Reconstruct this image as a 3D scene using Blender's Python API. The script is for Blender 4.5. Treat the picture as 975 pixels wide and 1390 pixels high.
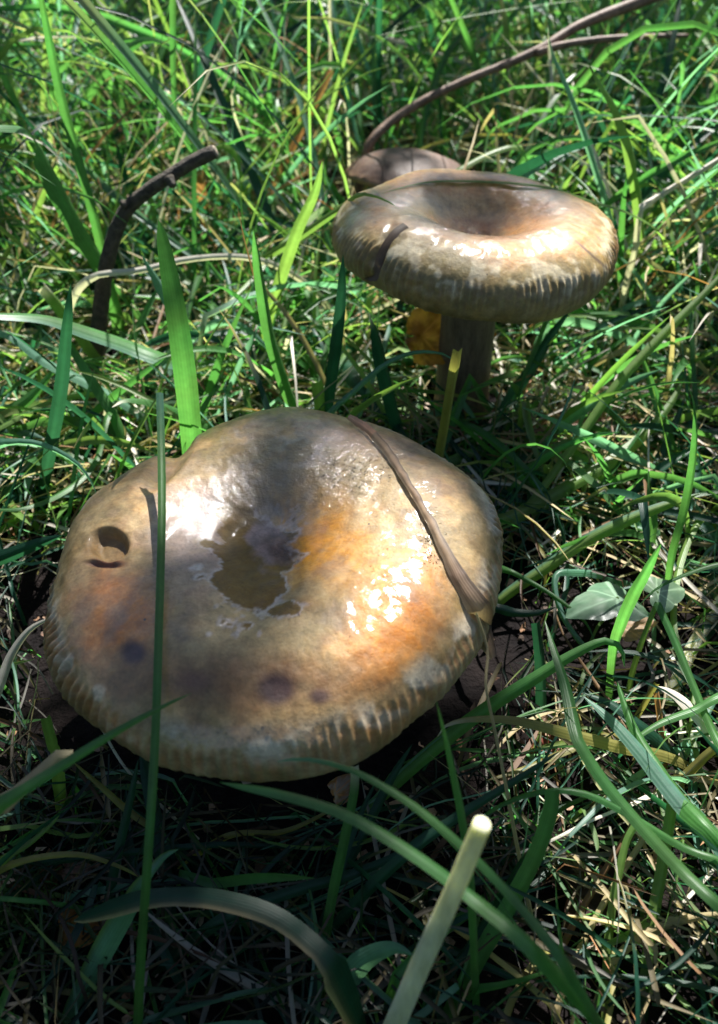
import bpy, math, random
import numpy as np
from mathutils import Vector, Matrix
from mathutils.bvhtree import BVHTree

random.seed(11)
RNG = np.random.default_rng(11)
R = math.radians

for o in list(bpy.data.objects):
    bpy.data.objects.remove(o)

# ------------------------------------------------------------------ camera
SC = bpy.context.scene
COL = SC.collection
FPX, CX, CY = 1050.0, 487.5, 650.0          # lens in photograph pixels, optical centre
CAMH, PITCH = 0.228, R(40)
cam_d = bpy.data.cameras.new('camera')
cam = bpy.data.objects.new('camera', cam_d)
COL.objects.link(cam)
cam.location = (0, 0, CAMH)
cam.rotation_euler = (R(90) - PITCH, 0, 0)
cam_d.sensor_fit = 'HORIZONTAL'
cam_d.sensor_width = 36.0
cam_d.lens = FPX / 975 * 36.0
cam_d.shift_y = -(695 - CY) / 975.0
cam_d.clip_start = 0.005
cam_d.clip_end = 300
cam_d.dof.use_dof = True
cam_d.dof.focus_distance = 0.235
cam_d.dof.aperture_fstop = 21
SC.camera = cam

# ------------------------------------------------------------------ light
SUN_AZ, SUN_EL = R(18), R(52)
SUND = np.array([math.sin(SUN_AZ) * math.cos(SUN_EL), math.cos(SUN_AZ) * math.cos(SUN_EL), math.sin(SUN_EL)])
world = bpy.data.worlds.new('World')
SC.world = world
world.use_nodes = True
wn = world.node_tree
wn.nodes.clear()
sky = wn.nodes.new('ShaderNodeTexSky')
sky.sky_type = 'NISHITA'
sky.sun_disc = False
sky.sun_elevation = SUN_EL
sky.sun_rotation = SUN_AZ
bg = wn.nodes.new('ShaderNodeBackground')
bg.inputs[1].default_value = 0.05
wo = wn.nodes.new('ShaderNodeOutputWorld')
wn.links.new(sky.outputs[0], bg.inputs[0])
wn.links.new(bg.outputs[0], wo.inputs[0])
sun_d = bpy.data.lights.new('sun', 'SUN')
sun_d.energy = 5.0
sun_d.angle = R(0.5)
sun_d.color = (1.0, 0.975, 0.93)
sun = bpy.data.objects.new('sun', sun_d)
COL.objects.link(sun)
sun.location = (0.5, 1.5, 3)
sun.rotation_euler = Vector(SUND).to_track_quat('Z', 'Y').to_euler()

SC.render.engine = 'CYCLES'
SC.view_settings.view_transform = 'Standard'
SC.view_settings.look = 'None'
SC.view_settings.exposure = 1.55
SC.view_settings.gamma = 1.0
SC.cycles.use_denoising = True
SC.cycles.max_bounces = 8
SC.cycles.transparent_max_bounces = 8
SC.cycles.sample_clamp_indirect = 6.0

# ------------------------------------------------------------------ geometry helpers
CAM0 = np.array([0, 0, CAMH])
FWD = np.array([0, math.cos(PITCH), -math.sin(PITCH)])
UPV = np.array([0, math.sin(PITCH), math.cos(PITCH)])
RGT = np.array([1.0, 0, 0])

def ray(px, py):
    return FWD + RGT * ((px - CX) / FPX) + UPV * (-(py - CY) / FPX)
def P(px, py, d):
    return CAM0 + ray(px, py) * d
def gdepth(px, py, z=0.0):
    r = ray(px, py)
    if r[2] > -0.12:
        return 2.0
    return (z - CAMH) / r[2]
def G(px, py, z=0.0):
    return P(px, py, gdepth(px, py, z))
def project(V):
    V = np.asarray(V, float) - CAM0
    d = V @ FWD
    ds = np.where(np.abs(d) < 1e-4, 1e-4, d)
    return CX + FPX * (V @ RGT) / ds, CY - FPX * (V @ UPV) / ds, d

def hash3(ix, iy, iz, seed):
    h = (ix.astype(np.int64) * 374761393 + iy.astype(np.int64) * 668265263 + iz.astype(np.int64) * 2147483647 + seed * 974634777) & 0xFFFFFFFF
    h = ((h ^ (h >> 13)) * 1274126177) & 0xFFFFFFFF
    h = (h ^ (h >> 16)) & 0xFFFFFF
    return h / float(0xFFFFFF)
def vnoise(Pt, scale, seed=0):
    Q = np.asarray(Pt, float) * scale + 1000.0
    I = np.floor(Q)
    f = Q - I
    f = f * f * (3 - 2 * f)
    I = I.astype(np.int64)
    out = 0
    for dx in (0, 1):
        for dy in (0, 1):
            for dz in (0, 1):
                w = (f[..., 0] if dx else 1 - f[..., 0]) * (f[..., 1] if dy else 1 - f[..., 1]) * (f[..., 2] if dz else 1 - f[..., 2])
                out = out + w * hash3(I[..., 0] + dx, I[..., 1] + dy, I[..., 2] + dz, seed)
    return out
def fbm(Pt, scale, seed=0, oct=4):
    a, s, t = 0.5, 0, 0
    for k in range(oct):
        s = s + a * vnoise(Pt, scale * 2 ** k, seed + k * 17)
        t += a
        a *= 0.5
    return s / t
def sstep(a, b, x):
    t = np.clip((x - a) / (b - a), 0, 1)
    return t * t * (3 - 2 * t)

def make_mesh(name, V, F, cols=None, uvs=None, extra=None, smooth=True):
    """V (n,3), F (m,k) of equal-sized faces; cols per vertex, uvs per vertex"""
    V = np.ascontiguousarray(V, dtype=np.float32)
    F = np.ascontiguousarray(F, dtype=np.int32)
    me = bpy.data.meshes.new(name)
    m, k = F.shape
    me.vertices.add(len(V)); me.vertices.foreach_set('co', V.ravel())
    me.loops.add(m * k); me.loops.foreach_set('vertex_index', F.ravel())
    me.polygons.add(m)
    me.polygons.foreach_set('loop_start', np.arange(0, m * k, k, dtype=np.int32))
    me.polygons.foreach_set('loop_total', np.full(m, k, dtype=np.int32))
    me.polygons.foreach_set('use_smooth', np.full(m, smooth, dtype=bool))
    if cols is not None:
        a = me.attributes.new('col', 'FLOAT_COLOR', 'POINT')
        c4 = np.ones((len(V), 4), np.float32); c4[:, :3] = cols
        a.data.foreach_set('color', c4.ravel())
    if uvs is not None:
        u = me.uv_layers.new(name='UVMap')
        u.data.foreach_set('uv', np.asarray(uvs, np.float32)[F.ravel()].ravel())
    if extra:
        for nm, arr in extra.items():
            a = me.attributes.new(nm, 'FLOAT', 'POINT')
            a.data.foreach_set('value', np.asarray(arr, np.float32))
    me.update(calc_edges=True)
    me.validate()
    return me
def link(name, me, mat, parent=None):
    o = bpy.data.objects.new(name, me)
    if mat is not None and me is not None and not me.materials:
        me.materials.append(mat)
    COL.objects.link(o)
    if parent:
        o.parent = parent
    return o
def tag(o, label=None, cat=None, group=None, kind=None):
    if label: o['label'] = label
    if cat: o['category'] = cat
    if group: o['group'] = group
    if kind: o['kind'] = kind
    return o
def empty(name, loc, label, cat, group=None):
    o = bpy.data.objects.new(name, None)
    o.empty_display_size = 0.01
    o.location = loc
    COL.objects.link(o)
    return tag(o, label, cat, group)
def grid_faces(nr, nc, wrap=False):
    i = np.arange(nr - 1)[:, None]
    j = np.arange(nc if wrap else nc - 1)[None, :]
    j2 = (j + 1) % nc
    return np.stack([i * nc + j, i * nc + j2, (i + 1) * nc + j2, (i + 1) * nc + j], -1).reshape(-1, 4)
def catmull(pts, n):
    pts = np.asarray(pts, float)
    if len(pts) == 2:
        t = np.linspace(0, 1, n)[:, None]
        return pts[0] * (1 - t) + pts[1] * t
    Q = np.vstack([2 * pts[0] - pts[1], pts, 2 * pts[-1] - pts[-2]])
    seg = np.linalg.norm(np.diff(pts, axis=0), axis=1)
    cum = np.concatenate([[0], np.cumsum(seg)]); cum /= cum[-1]
    out = []
    for s in np.linspace(0, 1, n):
        i = min(int(np.searchsorted(cum, s, side='right')) - 1, len(pts) - 2)
        t = (s - cum[i]) / max(cum[i + 1] - cum[i], 1e-9)
        a, b, c, d = Q[i], Q[i + 1], Q[i + 2], Q[i + 3]
        out.append(0.5 * (2 * b + (c - a) * t + (2 * a - 5 * b + 4 * c - d) * t * t + (3 * b - a - 3 * c + d) * t ** 3))
    return np.array(out)
def unit(v):
    return v / np.maximum(np.linalg.norm(v, axis=-1, keepdims=True), 1e-9)

# ------------------------------------------------------------------ materials
def new_mat(name):
    m = bpy.data.materials.new(name)
    m.use_nodes = True
    nt = m.node_tree
    nt.nodes.clear()
    out = nt.nodes.new('ShaderNodeOutputMaterial')
    return m, nt, out
def N(nt, t, **kw):
    n = nt.nodes.new(t)
    for k, v in kw.items():
        setattr(n, k, v)
    return n
def noise_node(nt, scale, detail=4, rough=0.55, coord=None):
    n = N(nt, 'ShaderNodeTexNoise')
    n.inputs['Scale'].default_value = scale
    n.inputs['Detail'].default_value = detail
    n.inputs['Roughness'].default_value = rough
    if coord is not None:
        nt.links.new(coord, n.inputs['Vector'])
    return n
def math_node(nt, op, a, b=None, c=None, clamp=False):
    n = N(nt, 'ShaderNodeMath', operation=op, use_clamp=clamp)
    for i, v in enumerate((a, b, c)):
        if v is None: continue
        if isinstance(v, (int, float)): n.inputs[i].default_value = v
        else: nt.links.new(v, n.inputs[i])
    return n.outputs[0]
def mixcol(nt, fac, a, b, mode='MIX'):
    n = N(nt, 'ShaderNodeMix', data_type='RGBA', blend_type=mode)
    for s, v in (('Factor', fac), ('A', a), ('B', b)):
        idx = {'Factor': 0, 'A': 6, 'B': 7}[s]
        if isinstance(v, (int, float)): n.inputs[idx].default_value = v
        elif isinstance(v, tuple): n.inputs[idx].default_value = (*v, 1)
        else: nt.links.new(v, n.inputs[idx])
    return n.outputs[2]

def blade_material(name, translucency, rough, spec, vein=0.5):
    m, nt, out = new_mat(name)
    col = N(nt, 'ShaderNodeAttribute', attribute_name='col').outputs['Color']
    uv = N(nt, 'ShaderNodeUVMap').outputs[0]
    sep = N(nt, 'ShaderNodeSeparateXYZ'); nt.links.new(uv, sep.inputs[0])
    w = math_node(nt, 'SINE', math_node(nt, 'MULTIPLY', sep.outputs[0], 46.0))
    tc = N(nt, 'ShaderNodeTexCoord')
    ns = noise_node(nt, 420, 3, 0.6, tc.outputs['Object'])
    nl = noise_node(nt, 60, 2, 0.5, tc.outputs['Object'])
    dark = math_node(nt, 'MULTIPLY_ADD', w, 0.10 * vein, 0.95)
    v2 = math_node(nt, 'MULTIPLY', dark, math_node(nt, 'MULTIPLY_ADD', ns.outputs[0], 0.45, 0.78))
    v3 = math_node(nt, 'MULTIPLY', v2, math_node(nt, 'MULTIPLY_ADD', nl.outputs[0], 0.5, 0.75))
    hsv = N(nt, 'ShaderNodeHueSaturation'); nt.links.new(col, hsv.inputs['Color']); nt.links.new(v3, hsv.inputs['Value'])
    hue = math_node(nt, 'MULTIPLY_ADD', nl.outputs[0], 0.05, 0.475); nt.links.new(hue, hsv.inputs['Hue'])
    bump = N(nt, 'ShaderNodeBump'); bump.inputs['Strength'].default_value = 0.35 * vein; bump.inputs['Distance'].default_value = 0.0003
    nt.links.new(math_node(nt, 'ADD', math_node(nt, 'MULTIPLY', w, 0.5), ns.outputs[0]), bump.inputs['Height'])
    pr = N(nt, 'ShaderNodeBsdfPrincipled')
    pr.inputs['Roughness'].default_value = rough
    pr.inputs['Specular IOR Level'].default_value = spec
    nt.links.new(hsv.outputs[0], pr.inputs['Base Color']); nt.links.new(bump.outputs[0], pr.inputs['Normal'])
    tr = N(nt, 'ShaderNodeBsdfTranslucent')
    tcol = mixcol(nt, 1.0, hsv.outputs[0], (2.2, 2.4, 1.45), 'MULTIPLY')
    nt.links.new(tcol, tr.inputs[0])
    mx = N(nt, 'ShaderNodeMixShader'); mx.inputs[0].default_value = translucency
    nt.links.new(pr.outputs[0], mx.inputs[1]); nt.links.new(tr.outputs[0], mx.inputs[2])
    nt.links.new(mx.outputs[0], out.inputs[0])
    return m
M_GRASS = blade_material('grass_green', 0.50, 0.42, 0.5)
M_STRAW = blade_material('grass_dry', 0.22, 0.55, 0.35)

def cap_material(name):
    m, nt, out = new_mat(name)
    tc = N(nt, 'ShaderNodeTexCoord').outputs['Object']
    col = N(nt, 'ShaderNodeAttribute', attribute_name='col').outputs['Color']
    wet = N(nt, 'ShaderNodeAttribute', attribute_name='wet').outputs['Fac']
    n1 = noise_node(nt, 260, 6, 0.65, tc)
    n2 = noise_node(nt, 1100, 4, 0.6, tc)
    n3 = noise_node(nt, 120, 5, 0.65, tc)
    v = math_node(nt, 'MULTIPLY', math_node(nt, 'MULTIPLY_ADD', n1.outputs[0], 1.5, 0.2), math_node(nt, 'MULTIPLY_ADD', n2.outputs[0], 0.7, 0.62))
    hsv = N(nt, 'ShaderNodeHueSaturation'); nt.links.new(col, hsv.inputs['Color']); nt.links.new(v, hsv.inputs['Value'])
    nt.links.new(math_node(nt, 'MULTIPLY_ADD', n3.outputs[0], 0.6, 0.78), hsv.inputs['Saturation'])
    nt.links.new(math_node(nt, 'MULTIPLY_ADD', n3.outputs[0], -0.04, 0.52), hsv.inputs['Hue'])
    # tiny dark pits and specks
    vo = N(nt, 'ShaderNodeTexVoronoi'); vo.inputs['Scale'].default_value = 150; nt.links.new(tc, vo.inputs['Vector'])
    speck = math_node(nt, 'LESS_THAN', vo.outputs['Distance'], 0.055)
    keep = math_node(nt, 'GREATER_THAN', n3.outputs[0], 0.60)
    c2 = mixcol(nt, math_node(nt, 'MULTIPLY', speck, keep), hsv.outputs[0], (0.03, 0.02, 0.012))
    pr = N(nt, 'ShaderNodeBsdfPrincipled')
    nt.links.new(c2, pr.inputs['Base Color'])
    # the slime film: wet attribute broken up by noise
    film = math_node(nt, 'MULTIPLY_ADD', n3.outputs[0], 1.5, -0.75)
    film = math_node(nt, 'ADD', wet, math_node(nt, 'MULTIPLY', film, 0.55), clamp=True)
    nt.links.new(math_node(nt, 'MULTIPLY_ADD', film, -0.14, 0.60), pr.inputs['Roughness'])
    nt.links.new(film, pr.inputs['Coat Weight'])
    pr.inputs['Coat Roughness'].default_value = 0.09
    pr.inputs['Coat IOR'].default_value = 1.7
    pr.inputs['Specular IOR Level'].default_value = 0.4
    b1 = N(nt, 'ShaderNodeBump'); b1.inputs['Strength'].default_value = 0.32; b1.inputs['Distance'].default_value = 0.0011
    nt.links.new(math_node(nt, 'ADD', n1.outputs[0], math_node(nt, 'MULTIPLY', n2.outputs[0], 0.35)), b1.inputs['Height'])
    nt.links.new(b1.outputs[0], pr.inputs['Normal'])
    n4 = noise_node(nt, 1300, 3, 0.6, tc)
    n5 = noise_node(nt, 300, 2, 0.5, tc)
    b2 = N(nt, 'ShaderNodeBump'); b2.inputs['Distance'].default_value = 0.0006
    nt.links.new(math_node(nt, 'MULTIPLY_ADD', math_node(nt, 'POWER', film, 2.0), 0.85, 0.1), b2.inputs['Strength'])
    nt.links.new(math_node(nt, 'ADD', math_node(nt, 'MULTIPLY', n4.outputs[0], 0.55), n5.outputs[0]), b2.inputs['Height'])
    nt.links.new(b2.outputs[0], pr.inputs['Coat Normal'])
    pr.inputs['Subsurface Weight'].default_value = 0.12
    pr.inputs['Subsurface Radius'].default_value = (0.004, 0.002, 0.001)
    pr.inputs['Subsurface Scale'].default_value = 1.0
    nt.links.new(pr.outputs[0], out.inputs[0])
    return m
M_CAP = cap_material('mushroom_cap')

def simple_noise_mat(name, c1, c2, scale, rough=0.7, bump=0.5, dist=0.001, use_attr=False, stretch=None, spec=0.4, coat=0.0):
    m, nt, out = new_mat(name)
    tcn = N(nt, 'ShaderNodeTexCoord').outputs['Object']
    if stretch:
        mp = N(nt, 'ShaderNodeMapping'); mp.inputs['Scale'].default_value = stretch
        nt.links.new(tcn, mp.inputs[0]); tcn = mp.outputs[0]
    n1 = noise_node(nt, scale, 6, 0.62, tcn)
    n2 = noise_node(nt, scale * 5, 4, 0.6, tcn)
    f = math_node(nt, 'MULTIPLY_ADD', n1.outputs[0], 2.2, -0.6, clamp=True)
    c = mixcol(nt, f, c1, c2)
    c = mixcol(nt, 0.6, c, n2.outputs[0], 'OVERLAY')
    if use_attr:
        at = N(nt, 'ShaderNodeAttribute', attribute_name='col').outputs['Color']
        c = mixcol(nt, 1.0, at, mixcol(nt, f, (0.6, 0.58, 0.55), (1.35, 1.3, 1.25)), 'MULTIPLY')
    pr = N(nt, 'ShaderNodeBsdfPrincipled')
    pr.inputs['Roughness'].default_value = rough
    pr.inputs['Specular IOR Level'].default_value = spec
    pr.inputs['Coat Weight'].default_value = coat
    pr.inputs['Coat Roughness'].default_value = 0.15
    nt.links.new(c, pr.inputs['Base Color'])
    b = N(nt, 'ShaderNodeBump'); b.inputs['Strength'].default_value = bump; b.inputs['Distance'].default_value = dist
    nt.links.new(math_node(nt, 'ADD', n1.outputs[0], math_node(nt, 'MULTIPLY', n2.outputs[0], 0.5)), b.inputs['Height'])
    nt.links.new(b.outputs[0], pr.inputs['Normal'])
    nt.links.new(pr.outputs[0], out.inputs[0])
    return m
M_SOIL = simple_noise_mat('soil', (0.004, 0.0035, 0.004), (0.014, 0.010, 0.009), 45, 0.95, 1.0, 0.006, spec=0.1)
M_STEM = simple_noise_mat('mushroom_stem', (0.09, 0.06, 0.035), (0.22, 0.155, 0.09), 60, 0.6, 0.6, 0.0008, stretch=(6, 6, 1))
M_GILL = simple_noise_mat('mushroom_gills', (0.22, 0.14, 0.06), (0.34, 0.22, 0.10), 80, 0.7, 0.4, 0.0005)
M_BARK = simple_noise_mat('twig_bark', (0.018, 0.014, 0.010), (0.13, 0.10, 0.065), 330, 0.7, 1.0, 0.0025)
M_BARKP = simple_noise_mat('twig_bark_brown', (0.07, 0.04, 0.025), (0.24, 0.15, 0.10), 160, 0.6, 0.8, 0.0006)
M_WOODEND = simple_noise_mat('broken_wood', (0.10, 0.08, 0.06), (0.32, 0.27, 0.2), 500, 0.8, 0.9, 0.0006)
M_LITTER = simple_noise_mat('leaf_litter', (0.1, 0.1, 0.1), (0.3, 0.3, 0.3), 260, 0.7, 0.8, 0.0006, use_attr=True)
M_TRUNK = simple_noise_mat('shrub_bark', (0.05, 0.04, 0.03), (0.2, 0.16, 0.12), 30, 0.85, 1.0, 0.004)
M_MOSS = simple_noise_mat('moss', (0.02, 0.06, 0.012), (0.07, 0.14, 0.02), 300, 0.8, 0.3, 0.0005)
M_STALK = simple_noise_mat('pale_stalk', (0.42, 0.42, 0.24), (0.66, 0.66, 0.46), 70, 0.5, 0.3, 0.0004, stretch=(1, 1, 0.15))
_p = [n_ for n_ in M_STALK.node_tree.nodes if n_.type == 'BSDF_PRINCIPLED'][0]
_p.inputs['Subsurface Weight'].default_value = 0.8
_p.inputs['Subsurface Radius'].default_value = (0.006, 0.006, 0.003)
_p.inputs['Subsurface Scale'].default_value = 1.0
M_DEAD = blade_material('dead_leaf', 0.5, 0.5, 0.3, 0.0)
M_IVY = blade_material('ivy_green', 0.2, 0.28, 0.6, 0.0)
M_SHRUB = blade_material('shrub_leaf', 0.22, 0.45, 0.4, 0.3)

def water_mat():
    m, nt, out = new_mat('water')
    pr = N(nt, 'ShaderNodeBsdfPrincipled')
    pr.inputs['Base Color'].default_value = (1, 1, 1, 1)
    pr.inputs['Transmission Weight'].default_value = 1.0
    pr.inputs['IOR'].default_value = 1.33
    pr.inputs['Roughness'].default_value = 0.03
    nt.links.new(pr.outputs[0], out.inputs[0])
    return m
M_WATER = water_mat()

# ------------------------------------------------------------------ ground
def axis(n, near, far):
    t = np.linspace(-1, 1, n)
    return np.sign(t) * (near * np.abs(t) + (far - near) * np.abs(t) ** 7)
gx = axis(261, 1.1, 70); gy = axis(261, 1.1, 70) + 0.5
GX, GY = np.meshgrid(gx, gy)
gp = np.stack([GX.ravel(), GY.ravel(), np.zeros(GX.size)], 1)
fade = np.exp(-((gp[:, 0]) ** 2 + (gp[:, 1] - 0.5) ** 2) / 6.0)
def ground_h(p):
    p = np.array(p, float, copy=True); p[..., 2] = 0
    return (fbm(p, 22, 3, 4) - 0.55) * 0.022 + (fbm(p, 90, 5, 3) - 0.5) * 0.007
gp[:, 2] = ground_h(gp) * (0.2 + 0.8 * fade) - 0.003
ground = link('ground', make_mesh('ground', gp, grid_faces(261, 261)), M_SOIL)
tag(ground, kind='structure')

# ------------------------------------------------------------------ mushrooms
def spline1(xs, ys, n):
    p = catmull(np.stack([xs, ys, np.zeros(len(xs))], 1), n)
    return p[:, 0], p[:, 1]
BVH = {}
def build_cap(key, parent, loc, Rad, prof, outline, wave, ribs, tilt, painter, n_th=440, n_s=150, rib_amp=0.0007, lump=0.0016, dents=None, rib_mod=None):
    pr, pz = spline1(*zip(*prof), n_s)
    th = np.linspace(0, 2 * math.pi, n_th, endpoint=False)
    f = outline(th)
    S = np.linspace(0, 1, n_s)[:, None] * np.ones((1, n_th))
    rr = pr[:, None] * (1 + (f[None, :] - 1) * np.clip(pr[:, None], 0, 1))
    X = rr * np.cos(th)[None] * Rad
    Y = rr * np.sin(th)[None] * Rad
    Z = (pz[:, None] + wave(th)[None, :] * np.clip(pr[:, None], 0, 1.2) ** 2) * Rad
    V = np.stack([X, Y, Z], -1)
    # normals from finite differences
    dS = np.gradient(V, axis=0)
    dT = np.roll(V, -1, 1) - np.roll(V, 1, 1)
    Nn = unit(np.cross(dS, dT))
    Nn[0] = (0, 0, 1)
    flip = (Nn[5, :, 2] < 0).mean() > 0.5
    if flip: Nn = -Nn
    top = np.arange(n_s) <= int(np.argmax(pr) + 0)
    smax = np.argmax(pr) / (n_s - 1.0)
    q = V.reshape(-1, 3)
    # lumps on the top
    lumpf = (fbm(q, 55, 21, 4) - 0.5).reshape(n_s, n_th) * 2 * lump + (fbm(q, 20, 24, 2) - 0.5).reshape(n_s, n_th) * 2 * lump * 1.6
    centre = sstep(0.0, 0.12, S)
    # ribs across the margin
    slant = 9.0 * (S / smax - 0.9) * (1 + np.sin(th[None] * 2 + 1.0))
    ph = th[None] * ribs + slant + 4.0 * (vnoise(np.stack([np.cos(th) * 3, np.sin(th) * 3, th * 0], -1), 2.0, 9)[None] - 0.5) * 2 + 3.0 * (fbm(q, 40, 33, 2).reshape(n_s, n_th) - 0.5) * 2
    saw = np.abs(((ph / (2 * math.pi)) % 1.0) * 2 - 1)
    saw = np.where(saw > 0.25, (saw - 0.25) / 0.75, 0) ** 1.3
    start = (0.86 + 0.08 * (fbm(np.stack([np.cos(th), np.sin(th), th * 0], -1), 3.2, 13, 3) - 0.5) * 2)[None]
    band = sstep(start, start + 0.07, S / smax) * (1 - 0.82 * sstep(0.95, 1.08, S / smax)) * (1 - sstep(smax * 1.25, smax * 1.6, S))
    ampn = 0.15 + 1.7 * sstep(0.3, 0.75, fbm(q, 42, 41, 3).reshape(n_s, n_th))
    if rib_mod is not None: ampn = ampn * rib_mod(th)[None]
    ribf = (saw - 0.35) * band * ampn * rib_amp * 2
    ribf = ribf + (fbm(q, 230, 47, 3).reshape(n_s, n_th) - 0.5) * band * rib_amp * 2.6 + (fbm(q, 300, 49, 3).reshape(n_s, n_th) - 0.5) * 0.0005
    disp = lumpf * centre * (1 - sstep(smax * 1.2, smax * 1.5, S)) + ribf
    V = V + Nn * disp[..., None]
    M = Matrix.Translation(Vector(loc)) @ Matrix.Rotation(tilt[0], 4, 'X') @ Matrix.Rotation(tilt[1], 4, 'Y')
    Mn = np.array(M)
    W = V.reshape(-1, 3) @ Mn[:3, :3].T + Mn[:3, 3]
    px, py, dep = project(W)
    if dents:
        for (cx, cy, rx, ry, ang, depth, sharp) in dents:
            ca, sa = math.cos(ang), math.sin(ang)
            ux = ((px - cx) * ca + (py - cy) * sa) / rx
            uy = (-(px - cx) * sa + (py - cy) * ca) / ry
            d = np.sqrt(ux ** 2 + uy ** 2)
            mk = (1 - sstep(1 - sharp, 1 + sharp * 0.4, d)) * (S.ravel() < smax * 1.1)
            V = V - (Nn * (mk * depth).reshape(n_s, n_th)[..., None])
        W = V.reshape(-1, 3) @ Mn[:3, :3].T + Mn[:3, 3]
    cols, wet = painter(px, py, q, S.ravel() / smax, np.tile(th, n_s), saw.ravel(), band.ravel())
    F = grid_faces(n_s, n_th, True)
    if not flip: F = F[:, ::-1]
    # winding check is irrelevant for the renderer; keep outward
    me = make_mesh(key + '_cap', V.reshape(-1, 3), F, cols=cols, extra={'wet': wet})
    o = link('cap', me, M_CAP, parent)
    o.matrix_parent_inverse = Matrix.Identity(4)
    o.matrix_basis = Matrix.Translation(-Vector(parent.location)) @ M
    BVH[key] = BVHTree.FromPolygons([tuple(v) for v in W], [tuple(int(i) for i in f) for f in F])
    return o, M
def on_cap(key, px, py, lift=0.0):
    d = Vector(ray(px, py)).normalized()
    hit = BVH[key].ray_cast(Vector(CAM0), d)
    if hit[0] is None:                       # just past the edge: nearest point of the cap
        best = BVH[key].find_nearest(Vector(P(px, py, {'front': 0.22, 'back': 0.32, 'third': 0.5}[key])))
        return np.array(best[0]) + unit(CAM0 - np.array(best[0])) * lift
    n = hit[1]
    if n.dot(d) > 0: n = -n
    return np.array(hit[0] + n * lift)

def blob(px, py, cx, cy, rx, ry, ang=0.0, soft=0.5, nz=0):
    ca, sa = math.cos(ang), math.sin(ang)
    ux = ((px - cx) * ca + (py - cy) * sa) / rx
    uy = (-(px - cx) * sa + (py - cy) * ca) / ry
    d = np.sqrt(ux ** 2 + uy ** 2) + nz
    return 1 - sstep(1 - soft, 1 + soft, d)
def lerp(c, col, w):
    return c * (1 - w[:, None]) + np.array(col)[None] * w[:, None]

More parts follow.
